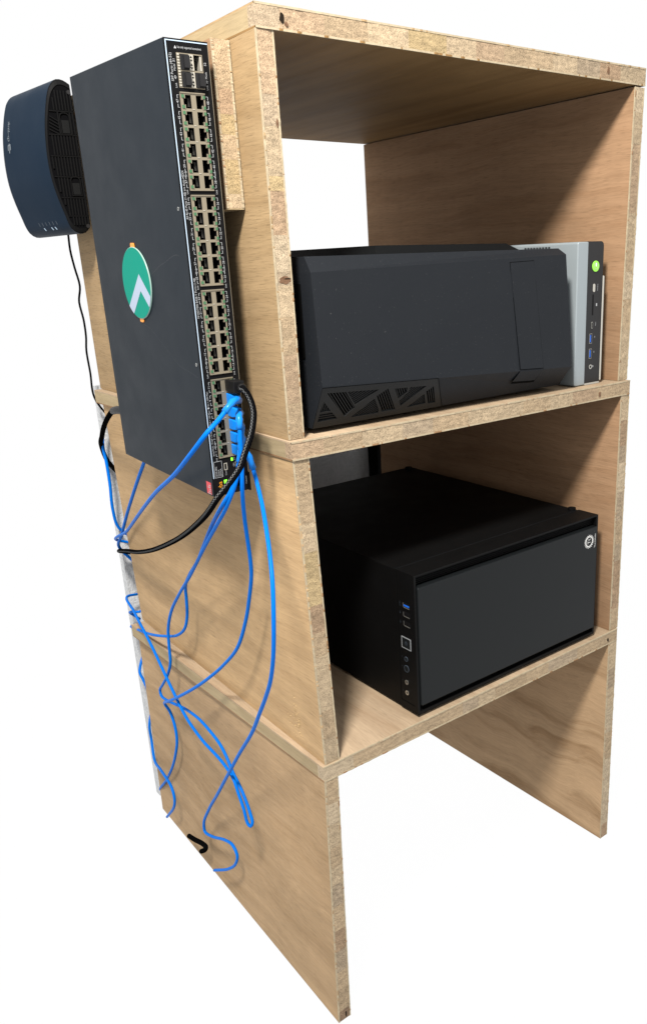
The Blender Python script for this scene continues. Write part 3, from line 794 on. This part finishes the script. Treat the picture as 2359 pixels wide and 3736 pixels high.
T('Speed Mode:  \u25a1 Off = 10 Mbps  \u25cb Flash = 100 Mbps  \u25a0 On = 1000 Mbps', 5.0, 408, 2.6, sx=.92)
put_text(mb, 'Use only supported transceivers', .0029, S_(13.2, 7.0, -.0003), (1, 0, 0), (0, 0, 1), sx=.66)
mb.add([S_(10.0, 8.4, -.0003), S_(12.6, 8.4, -.0003), S_(11.3, 5.8, -.0003)], [(0, 1, 2)])
for (v0, v1, u0, u1) in ((3.8, 4.1, 414.7, 433.4), (13.3, 13.6, 414.7, 433.4), (3.8, 13.6, 414.7, 415.0), (3.8, 13.6, 433.1, 433.4)): mb.box(S_(v0, u1, -.0003), S_(v1, u0, .0002))
T('2530-48G', 6.2, 432, 2.9); T('Switch', 8.8, 432, 2.9); T('J9775A', 11.6, 432, 2.9)
T('Console', 17.6, 432.5, 2.6); T('PoE', 29.5, 416.5, 2.4); T('LED', 28.2, 424, 2.4); T('Mode', 30.5, 424, 2.4); T('Console', 42.0, 447.5, 2.8)
mb.build('printed_lettering', 'print_white', sw)
mb = MB(); put_text(mb, 'aruba', .0074, S_(9.2, 453.6, -.0004), UP, LF, sx=.92); mb.build('orange_lettering', 'print_orange', sw)
mb = MB(); mb.box(S_(16.0, 426.2, -.0003), S_(20.0, 418.2, .001)); mb.build('usb_console_port', 'cage_bright', sw)
MB().box(S_(16.6, 425.2, -.0005), S_(19.0, 419.0, -.0002)).build('console_opening', 'port_dark', sw)
MB().box(S_(25.4, 417.0, -.0004), S_(27.4, 413.4, .001)).build('status_light', 'led_on', sw)
mb = MB(); mb.add([S_(13.8, 437.4, -.0006), S_(17.6, 437.4, -.0006), S_(18.6, 442, -.0006), S_(16.4, 446.5, -.0006), S_(14.4, 446.0, -.0006)], [(0, 1, 2, 3, 4)]); mb.build('mode_button', 'led_on', sw)
mb = MB(); q = rect(27.6, 38.4, 437.6, 449.9); mb.loft([S_(*p, -.0005) for p in q], [S_(*p, .012) for p in q], cap0=False); mb.build('console_port', 'port_dark', sw)
# flank: screws, red label
for d_, u in ((7.9, 150.1), (7.0, 306.5)):
    s_ = MB().disc((-H, d_/1000, -u/1000), .0019, (-1, 0, 0), .0004, 16).build('screw', 'screw_steel', sw)
    MB().disc((-H-.0004, d_/1000, -u/1000), .0009, (-1, 0, 0), .0001, 6).build('screw_socket', 'port_dark', s_)
lab = MB().box((-H-.0002, .0046, -.4535), (-H+.0001, .0162, -.4392)).build('red_label', 'sticker_red', sw)
mb = MB()
for k in range(5): mb.box((-H-.0003, .0056 + (k % 2)*.001, -.4530 + k*.0024), (-H-.00015, .0135 - (k*37 % 5)*.0011, -.4521 + k*.0024))
mb.build('label_lines', 'print_white', lab)

for pl, w_ in (([(.0171,-.1974),(.0207,-.1948),(.0318,-.1953),(.0541,-.2017),(.0748,-.2076),(.0944,-.2157)], .00028), ([(.1416,-.272),(.1171,-.2775),(.0996,-.2863),(.0743,-.3002),(.0494,-.3127),(.0274,-.3162),(.0064,-.3205)], .0002),
               ([(.2537,-.0145),(.2484,-.0226),(.2539,-.0277)], .0006), ([(.2451,-.0286),(.2418,-.0346),(.2482,-.0415)], .0005), ([(.0049,-.1172),(.0069,-.1387),(.0058,-.1573)], .0002), ([(.259,-.449),(.255,-.4525),(.247,-.4535)], .0007)):
    c_ = spline([(0, a, b) for a, b in pl], .003); mb = MB()
    for i in range(len(c_)-1):
        a, b = c_[i], c_[i+1]; k = w_ * (.4 + .6*abs(math.sin(i*1.7))); mb.quad((-H-.0001, a.y, a.z-k), (-H-.0001, b.y, b.z-k), (-H-.0001, b.y, b.z+k), (-H-.0001, a.y, a.z+k))
    mb.build('scratch', 'scratch', ch)

# round magnet badge on the switch
bd = tag(empty('round_badge', SWO + sw_rot @ Vector((-H, .139, -.227)), sw_rot), 'green round badge with a white chevron and orange tabs on the switch', 'badge')
R_ = .0400
MB().disc((0, 0, 0), R_, (-1, 0, 0), .0018, 72).build('disc', 'badge_rim', bd, bevel=.0006, smooth=False)
def clipc(pts, r, n=6):
    """clip a polygon to a circle by projecting outside corners onto it"""
    return [p if math.hypot(*p) <= r else (p[0]*r/math.hypot(*p), p[1]*r/math.hypot(*p)) for p in pts]
mb = MB(); rr = R_ - .0007
mb.add([(-.0020, rr*math.cos(2*math.pi*i/72), rr*math.sin(2*math.pi*i/72)) for i in range(72)], [tuple(range(72))]); mb.build('green_face', 'badge_green', bd)
# chevron, (depth from centre, height)
arc = lambda a0, a1, n=6: [(rr*math.cos(a0 + (a1-a0)*i/n), rr*math.sin(a0 + (a1-a0)*i/n)) for i in range(n+1)]
def ang(d, u): return math.atan2(-(u-227), d-139)
ap, ip = ((127.5-139)/1000, -(216.2-227)/1000), ((128.2-139)/1000, -(235.1-227)/1000)
lo_, li_ = ang(168.6, 254.3), ang(156.9, 262.1)
ro_, ri_ = ang(101.2, 240.5), ang(108.2, 252.8)
if ro_ > 0: ro_ -= 2*math.pi
if ri_ > 0: ri_ -= 2*math.pi
mb = MB(); X3 = -.0022
a1 = [ap] + arc(lo_, li_) + [ip]; a2 = [ip] + arc(ri_, ro_) + [ap]
mb.add([(X3, d_, z_) for d_, z_ in a1], [tuple(range(len(a1)))]); mb.add([(X3, d_, z_) for d_, z_ in a2], [tuple(range(len(a2)))])
mb.build('chevron', 'badge_white', bd)
for z_, h_ in ((.0392, .0050), (-.0392, -.0046)):
    mb = MB(); p = [(-.0055, z_), (.0055, z_), (.0050, z_+h_*.7), (.0038, z_+h_), (-.0038, z_+h_), (-.0050, z_+h_*.7)]
    mb.loft([(-.0002, a, b) for a, b in p], [(-.0010, a, b) for a, b in p]); mb.build('tab', 'tab_orange', bd)

# ------------------------------------------------------------------ router behind the switch
OR = (-.02, .52, 1.18)
rt = tag(empty('wifi_router', OR), 'dark blue and black wireless router fixed behind the switch, high on the left', 'router')
prof = [(-.0040, 1.2760), (-.0120, 1.2805), (-.0219, 1.2810), (-.0325, 1.2709), (-.0432, 1.2371), (-.0483, 1.2043), (-.0497, 1.1750), (-.0485, 1.1530), (-.0450, 1.1330), (-.0385, 1.1083), (-.0315, 1.0874), (-.0219, 1.0807), (-.0120, 1.0815), (-.0040, 1.0893)]
def smooth_closed(p, n=4):
    P = [Vector((a, 0, b)) for a, b in p]; q = spline(P, .004); return [(v.x, v.z) for v in q]
ps = smooth_closed(prof)
y0r, y1r = .5190, .6760
def ring_at(y, sc=1.0, inset=0.0):
    k = (y - y0r)/(.16); cx_, cz_ = -.018, 1.1805
    return [(cx_ + (a-cx_)*sc - .018*k, y, cz_ + (b-cz_)*sc) for a, b in ps]
mb = MB(); rings = [ring_at(y0r+.0025), ring_at(y0r+.030), ring_at(y0r+.075), ring_at(y0r+.12), ring_at(y1r-.006), ring_at(y1r, .955)]
for i in range(len(rings)-1): mb.loft(rings[i], rings[i+1], cap0=False, cap1=(i == len(rings)-2))
shell = mb.build('shell', 'router_shell', rt, OR, smooth=True)
mb = MB(); mb.loft(ring_at(y0r+.0015, .985), ring_at(y0r+.0030, 1.0), cap0=True, cap1=False); mb.loft(ring_at(y0r-.0003, .93), ring_at(y0r+.0016, .986), cap0=False, cap1=False)
mb.build('side_rim', 'router_grille', rt, OR)
MB().add(ring_at(y0r+.0010, .93), [tuple(range(len(ps)))]).build('side_void', 'router_void', rt, OR)
def bow(z):
    best = 0
    for i in range(len(ps)-1):
        (a, b), (c, d) = ps[i], ps[i+1]
        if (b-z)*(d-z) <= 0 and abs(b-d) > 1e-9: best = min(best, a + (c-a)*(z-b)/(d-b))
    return best
# ribs of the grille, broken into rows, keeping clear of two hook pockets
pockets = [(-.0190, 1.2250, .0060, .0130), (-.0170, 1.1440, .0060, .0120)]
breaks = [1.268, 1.2405, 1.2105, 1.1830, 1.1560, 1.1285, 1.1040, 1.0905]
for k in range(10):
    x = -.0440 + k*.0041
    for i in range(len(breaks)-1):
        za, zb = breaks[i+1]+.0012, breaks[i]-.0012; zz = [za + (zb-za)*t/8 for t in range(9)]
        ok = [z for z in zz if bow(z) + .0055 < x and not any(abs(x-px) < hw+.001 and abs(z-pz) < hh+.001 for px, pz, hw, hh in pockets)]
        if len(ok) >= 3 and i != 1 or (len(ok) >= 3 and x > -.030):
            MB().box((x-.0009, y0r-.0012, min(ok)), (x+.0009, y0r+.0012, max(ok))).build('rib', 'router_grille', rt, OR)
for b_ in breaks[1:-1]:
    xa = bow(b_) + .004; MB().box((xa, y0r-.0008, b_-.0007), (-.005, y0r+.0012, b_+.0007)).build('cross_rib', 'router_grille', rt, OR)
for k in range(5):
    z = 1.233 - k*.0042; xa = bow(z) + .005
    MB().hexa([(xa, y0r-.0010, z), (-.0285, y0r-.0010, z-.006), (-.0285, y0r+.0012, z-.006), (xa, y0r+.0012, z), (xa, y0r-.0010, z+.0014), (-.0285, y0r-.0010, z-.0046), (-.0285, y0r+.0012, z-.0046), (xa, y0r+.0012, z+.0014)]).build('rib', 'router_grille', rt, OR)
for px, pz, hw, hh in pockets:
    out = rrect(px-hw-.0012, px+hw+.0012, pz-hh-.0012, pz+hh+.0012, .0058, '0011'); inn = rrect(px-hw, px+hw, pz-hh, pz+hh, .0050, '0011')
    mb = MB(); mb.tess([out, inn], lambda a, b: (a, y0r-.0014, b))
    mb.loft([(a, y0r-.0014, b) for a, b in inn], [(a, y0r+.0008, b) for a, b in inn], cap0=False, cap1=False)
    mb.loft([(a, y0r-.0014, b) for a, b in out], [(a, y0r+.0008, b) for a, b in out], cap0=False, cap1=False)
    pk = mb.build('hook_pocket', 'router_grille', rt, OR)
    MB().box((px-hw+.001, y0r-.0008, pz-hh+.0008), (px+hw-.0008, y0r+.0005, pz+hh*.35)).build('pocket_floor', 'case_dark', pk, OR)
for px, pz in ((-.008, 1.2655), (-.0085, 1.0905)):
    MB().disc((px, y0r+.0005, pz), .0028, (0, -1, 0), .0018, 14).build('screw', 'dust_cap', rt, OR)
# lettering and indicator marks follow the curved shell
def on_shell(y, z, d=.0004): return (bow(z) - .018*(y-y0r)/.16 - d, y, z)
mb = MB(); put_text(mb, 'tp-link', .0115, (0,0,0), (0,0,0), (0,0,0), fn=lambda a, b: on_shell(.648 + b*-1, 1.2150 + a), sx=.95)
for (ya, yb, za, zb) in ((.6460, .6485, 1.1990, 1.2125), (.6420, .6445, 1.2030, 1.2105), (.6420, .6520, 1.2090, 1.2112), (.6505, .6530, 1.2030, 1.2105)):
    n = 4; 
    for i in range(n):
        a_, b_ = za + (zb-za)*i/n, za + (zb-za)*(i+1)/n
        mb.add([on_shell(ya, a_), on_shell(yb, a_), on_shell(yb, b_), on_shell(ya, b_)], [(0, 1, 2, 3)])
mb.build('printed_lettering', 'router_print', shell, OR)
for k in range(6):
    y = .556 + k*.0120; mb = MB(); mb.add([on_shell(y, 1.0945), on_shell(y+.0022, 1.0945), on_shell(y+.0032, 1.0995), on_shell(y+.0012, 1.0995)], [(0, 1, 2, 3)]); mb.build('light_symbol', 'router_tick', shell, OR)
for y in (.566, .578, .604):
    mb = MB(); mb.add([on_shell(y, 1.0880), on_shell(y+.0034, 1.0880), on_shell(y+.0050, 1.0918), on_shell(y+.0016, 1.0918)], [(0, 1, 2, 3)]); mb.build('indicator_light', 'router_led', shell, OR)

# ------------------------------------------------------------------ cables
CAB = {
    'b10': [(-0.0387,0.0462,0.8878), (-0.0481,0.033,0.8906), (-0.0558,0.028,0.8895), (-0.0665,0.026,0.8809), (-0.0764,0.024,0.8732), (-0.0912,0.02,0.864), (-0.1,0.0467,0.839), (-0.095,0.1117,0.8031), (-0.082,0.2062,0.7621), (-0.0645,0.3012,0.7196), (-0.0451,0.398,0.6757), (-0.022,0.5132,0.6236), (0.006,0.6497,0.568), (0.035,0.652,0.555)],
    'b8': [(-0.0385,0.0467,0.8735), (-0.0485,0.03,0.8729), (-0.0502,0.027,0.866), (-0.0524,0.025,0.8471), (-0.0536,0.025,0.8221), (-0.054,0.03,0.7855), (-0.0489,0.041,0.7558), (-0.0428,0.0512,0.7255), (-0.0372,0.0604,0.6944), (-0.0339,0.0686,0.6738), (-0.0292,0.0913,0.6325), (-0.026,0.1142,0.5944), (-0.0248,0.1479,0.5461), (-0.0269,0.1956,0.5018), (-0.0311,0.2408,0.4658), (-0.0352,0.2878,0.4321), (-0.0363,0.3637,0.384), (-0.0316,0.415,0.354), (-0.0248,0.45,0.3338), (-0.0207,0.4569,0.3244), (-0.0186,0.4482,0.3173), (-0.0176,0.4406,0.3028), (-0.0176,0.4352,0.284), (-0.0176,0.4373,0.262), (-0.0165,0.4602,0.2193), (-0.0134,0.4959,0.174), (-0.0087,0.5467,0.122), (0.003,0.6199,0.0572), (0.03,0.648,0.03)],
    'b2': [(-0.0379,0.0484,0.8303), (-0.041,0.037,0.8312), (-0.0383,0.036,0.826), (-0.0342,0.037,0.8116), (-0.038,0.0233,0.7961), (-0.045,0.0039,0.7784), (-0.056,-0.0206,0.7589), (-0.067,-0.0435,0.7388), (-0.077,-0.062,0.7144), (-0.083,-0.0687,0.6815), (-0.082,-0.0578,0.6316), (-0.077,-0.0363,0.5908), (-0.071,-0.0077,0.5538), (-0.065,0.0221,0.5192), (-0.057,0.065,0.4692), (-0.049,0.1277,0.4032), (-0.0436,0.1828,0.3412), (-0.0352,0.25,0.2671), (-0.0259,0.3174,0.1951), (-0.0238,0.3517,0.1476), (-0.0228,0.3545,0.1288), (-0.0228,0.3255,0.1362), (-0.0228,0.2757,0.1592), (-0.0228,0.2475,0.1658), (-0.0228,0.2362,0.1556), (-0.0228,0.2457,0.1323), (-0.0238,0.2738,0.1047), (-0.0248,0.3316,0.0653)],
    'b4': [(-0.0381,0.0478,0.8447), (-0.0423,0.04,0.8446), (-0.0471,0.036,0.8355), (-0.0542,0.034,0.8155), (-0.0631,0.036,0.7934), (-0.0691,0.0476,0.7765), (-0.0572,0.1083,0.736), (-0.0449,0.1653,0.6943), (-0.035,0.2175,0.6533), (-0.0265,0.2727,0.6145), (-0.0213,0.3032,0.5878), (-0.0177,0.3153,0.56), (-0.0156,0.3256,0.5326), (-0.0149,0.3423,0.5059), (-0.0145,0.377,0.4817), (-0.0139,0.433,0.4602), (-0.0114,0.5045,0.438), (-0.0061,0.5796,0.4195), (0.004,0.6409,0.4026), (0.03,0.655,0.392)],
    'b6': [(-0.0383,0.0473,0.8591), (-0.0442,0.036,0.8589), (-0.0478,0.032,0.8485), (-0.0537,0.029,0.8224), (-0.0605,0.031,0.8004), (-0.0662,0.0479,0.7711), (-0.0611,0.0927,0.7363), (-0.0551,0.1368,0.7038), (-0.049,0.1785,0.6722), (-0.0419,0.232,0.6302), (-0.0348,0.2957,0.5823), (-0.0297,0.3498,0.5355), (-0.0262,0.3819,0.4933), (-0.0248,0.3917,0.4614), (-0.0238,0.3987,0.4294), (-0.0228,0.4216,0.3974), (-0.0207,0.4583,0.3626), (-0.0196,0.4766,0.3448), (-0.0196,0.4738,0.3359), (-0.0207,0.4516,0.3377), (-0.0207,0.4211,0.3439), (-0.0207,0.3825,0.3528), (-0.0217,0.3492,0.3588), (-0.0228,0.3129,0.362), (-0.0238,0.2778,0.3591), (-0.0248,0.2441,0.3521), (-0.0259,0.2222,0.3396), (-0.0269,0.2065,0.3245), (-0.029,0.1804,0.311), (-0.03,0.1639,0.2948), (-0.0311,0.1528,0.2805), (-0.0321,0.1477,0.2722), (-0.0342,0.1511,0.2642), (-0.0363,0.1554,0.2685), (-0.0373,0.1597,0.2896), (-0.0373,0.1716,0.3104), (-0.0373,0.1838,0.3304), (-0.0363,0.2159,0.3395), (-0.0352,0.2464,0.3413), (-0.0352,0.2768,0.3439), (-0.0342,0.3086,0.3493), (-0.0332,0.3353,0.3563), (-0.0321,0.3603,0.368), (-0.0311,0.3812,0.3815), (-0.03,0.4068,0.3985), (-0.029,0.429,0.4144), (-0.0269,0.4547,0.4286), (-0.0238,0.4869,0.4427), (-0.0196,0.524,0.4536), (-0.0116,0.5699,0.4599), (0.003,0.6381,0.4625), (0.03,0.655,0.455)],
    'braid': [(-0.0389,0.0346,0.9018), (-0.0409,0.03,0.902), (-0.037,0.029,0.8969), (-0.0344,0.026,0.8874), (-0.0343,0.023,0.8762), (-0.0384,0.019,0.8653), (-0.044,0.015,0.855), (-0.0511,0.012,0.8446), (-0.0577,0.01,0.8343), (-0.0637,0.009,0.8236), (-0.0722,0.009,0.8143), (-0.0815,0.01,0.8051), (-0.0904,0.013,0.7955), (-0.0919,0.0403,0.7726), (-0.0818,0.1065,0.738), (-0.0682,0.1871,0.7017), (-0.0476,0.3063,0.6546), (-0.0355,0.3824,0.6269), (-0.0207,0.4794,0.5957), (-0.0069,0.5713,0.5708), (0.005,0.6441,0.5488), (0.035,0.655,0.535)],
    'behind': [(-0.034,0.31,0.83), (-0.034,0.3276,0.805), (-0.032,0.3493,0.7839), (-0.03,0.3748,0.7615), (-0.027,0.4073,0.7372), (-0.018,0.476,0.6882), (-0.0098,0.5372,0.6433), (-0.003,0.5965,0.5932), (0.006,0.6469,0.5551), (0.03,0.655,0.52)],
    'rearblue': [(0.035,0.655,0.8), (0.012,0.652,0.765), (0.0045,0.6447,0.742), (0.004,0.6386,0.7131), (0.004,0.6376,0.678), (0.0045,0.6456,0.6268), (0.012,0.652,0.59), (0.04,0.655,0.56)],
    'ledgeblue': [(0.03,0.668,0.4), (0.008,0.6518,0.4255), (0.01,0.6363,0.431), (0.016,0.6247,0.4328), (0.04,0.64,0.43)],
    'lowblue': [(0.03,0.66,0.345), (0.005,0.6399,0.3072), (0.006,0.6329,0.2969), (0.008,0.6244,0.2827), (0.012,0.6259,0.2647), (0.035,0.64,0.24)],
    'floorblue': [(0.04,0.65,0.27), (0.004,0.6267,0.2023), (0.004,0.6304,0.1642), (-0.006,0.6006,0.1392), (-0.016,0.5458,0.1498), (-0.022,0.5023,0.1551), (-0.025,0.4761,0.153), (-0.026,0.4663,0.1398), (-0.026,0.4696,0.123), (-0.024,0.4873,0.1004), (-0.02,0.5201,0.0697), (-0.018,0.5437,0.0479)],
    'power': [(-0.0487,0.329,0.8463), (-0.05,0.3975,0.8389), (-0.045,0.4298,0.8322), (-0.036,0.4789,0.8162), (-0.024,0.5364,0.7949), (-0.01,0.5966,0.7686), (0.004,0.6509,0.7397), (0.012,0.656,0.712), (0.03,0.66,0.685)],
    'routerwire': [(-0.002,0.632,1.0919), (-0.003,0.6287,1.0821), (-0.003,0.631,1.0606), (-0.004,0.6199,1.0336), (-0.004,0.6088,1.0062), (-0.003,0.6272,0.9812), (-0.003,0.6191,0.9532), (-0.002,0.6232,0.9275), (0,0.6385,0.9032), (0.002,0.6427,0.8668), (0.004,0.6477,0.8249), (0.03,0.655,0.78)],
    'floorblack': [(-0.02,0.4387,0.0682), (-0.022,0.4069,0.0802), (-0.022,0.3751,0.0914), (-0.022,0.3621,0.0931), (-0.02,0.3729,0.0791), (-0.018,0.3956,0.0606)],
}
def plug_frame(u):
    return lambda x, y, z: SWO + sw_rot @ Vector((-H + .0314 + x, y, -u/1000 + z))
def cable(key, name, label, mat, r, plug_u=None, black=False, group=None, cat='cable', uvs=False, n=10):
    pts = CAB[key]; org = pts[0]
    t = tag(empty(name, org), label, cat, group)
    body = MB().tube(spline(pts), r, n, uvs=uvs).build('jacket', mat, t, org, smooth=True)
    if plug_u:
        f = plug_frame(plug_u); m_ = 'plug_black' if black else 'plug_blue'
        mb = MB()
        if black:
            mb.hexa([f(-.0042, .004, -.0058), f(.0048, .004, -.0058), f(.0048, -.014, -.0058), f(-.0042, -.014, -.0058), f(-.0042, .004, .0058), f(.0048, .004, .0058), f(.0048, -.014, .0058), f(-.0042, -.014, .0058)])
            mb.hexa([f(-.0050, -.006, -.0062), f(.0078, -.006, -.0062), f(.0078, -.0225, -.0062), f(-.0050, -.0225, -.0062), f(-.0050, -.006, .0066), f(.0078, -.006, .0066), f(.0078, -.0225, .0066), f(-.0050, -.0225, .0066)])
            mb.build('plug', m_, t, org, bevel=.0006)
            p0 = Vector(pts[0]); d0 = (Vector(pts[1]) - Vector(pts[0])).normalized()
            MB().tube([p0 + d0*-.012, p0 + d0*-.004, p0 + d0*.003], [.0052, .0052, .0042], 12).build('strain_relief', m_, t, org, smooth=True)
        else:
            mb.hexa([f(-.0040, .004, -.0055), f(.0046, .004, -.0055), f(.0040, -.0085, -.0058), f(-.0040, -.0085, -.0058), f(-.0040, .004, .0055), f(.0046, .004, .0055), f(.0040, -.0085, .0058), f(-.0040, -.0085, .0058)])
            mb.hexa([f(-.0044, -.0082, -.0060), f(.0044, -.0082, -.0060), f(.0030, -.0185, -.0042), f(-.0026, -.0185, -.0042), f(-.0044, -.0082, .0060), f(.0044, -.0082, .0060), f(.0030, -.0185, .0042), f(-.0026, -.0185, .0042)])
            mb.build('plug', m_, t, org, bevel=.0008)
            tb = MB()
            for s in (-.0036, .0026): tb.hexa([f(.0044, -.0020, s), f(.0062, -.0020, s), f(.0066, -.0125, s), f(.0050, -.0125, s), f(.0044, -.0020, s+.0011), f(.0062, -.0020, s+.0011), f(.0066, -.0125, s+.0011), f(.0050, -.0125, s+.0011)])
            tb.hexa([f(.0050, -.0125, -.0036), f(.0066, -.0125, -.0036), f(.0058, -.0140, -.0036), f(.0046, -.0140, -.0036), f(.0050, -.0125, .0037), f(.0066, -.0125, .0037), f(.0058, -.0140, .0037), f(.0046, -.0140, .0037)])
            tb.build('latch_guard', m_, t, org)
            sp_ = spline(pts)[:7]; rr_ = []; q = []
            for i, p in enumerate(sp_):
                q.append(p); rr_.append((.0044 if i % 2 == 0 else .0036) - .00008*i)
            MB().tube(q, rr_, 12).build('strain_relief', m_, t, org, smooth=True)
    return t
G = 'blue network cables plugged into the switch'
cable('b10', 'network_cable', 'blue network cable crossing the flat side of the switch towards the wall', 'cable_blue', 0.00252, 345.7, group=G)
cable('b8', 'network_cable', 'blue network cable bowing right then swinging left over the middle ledge', 'cable_blue', 0.00243, 360.1, group=G)
cable('b6', 'network_cable', 'blue network cable forming the long hairpin loop on the lowest side panel', 'cable_blue', 0.00234, 374.5, group=G)
cable('b4', 'network_cable', 'blue network cable turning sharply left along the middle ledge', 'cable_blue', 0.00234, 388.9, group=G)
cable('b2', 'network_cable', 'rightmost blue network cable, hanging nearest the front edge down to an s-bend', 'cable_blue', 0.00243, 403.3, group=G)
cable('braid', 'braided_cable', 'thick black braided cable curving from the switch to the wall', 'cable_braid', .0036, 331.3, black=True, uvs=True, n=14)
cable('behind', 'network_cable', 'blue network cable coming out from behind the bottom edge of the switch', 'cable_blue', .0027)
cable('rearblue', 'network_cable', 'blue network cable running down the rear edge below the power cord', 'cable_blue', .0026)
cable('ledgeblue', 'network_cable', 'short stretch of blue cable against the wall just above the middle ledge', 'cable_blue', .0024)
cable('lowblue', 'network_cable', 'short slanting stretch of blue cable by the wall below the middle ledge', 'cable_blue', .0026)
cable('floorblue', 'network_cable', 'blue network cable curling at the rear bottom corner of the lowest panel', 'cable_blue', .0025)
pc = cable('power', 'power_cord', 'black power cord bending down from the back of the switch', 'cable_black', .0040)
p0 = [Vector(p) for p in CAB['power']]; sp_ = spline(CAB['power'])
rr_ = [(.0064 if i % 2 == 0 else .0056) - .0001*i for i in range(12)]
MB().tube([p for p in sp_[:16]][4:16], rr_, 12).build('strain_relief', 'plug_black', pc, CAB['power'][0], smooth=True)
cable('routerwire', 'thin_cable', 'thin wavy black wire hanging below the router at the rear edge', 'cable_black', .0017)
cable('floorblack', 'black_cable', 'thick black cable loop low on the lowest side panel', 'cable_black', .0042)
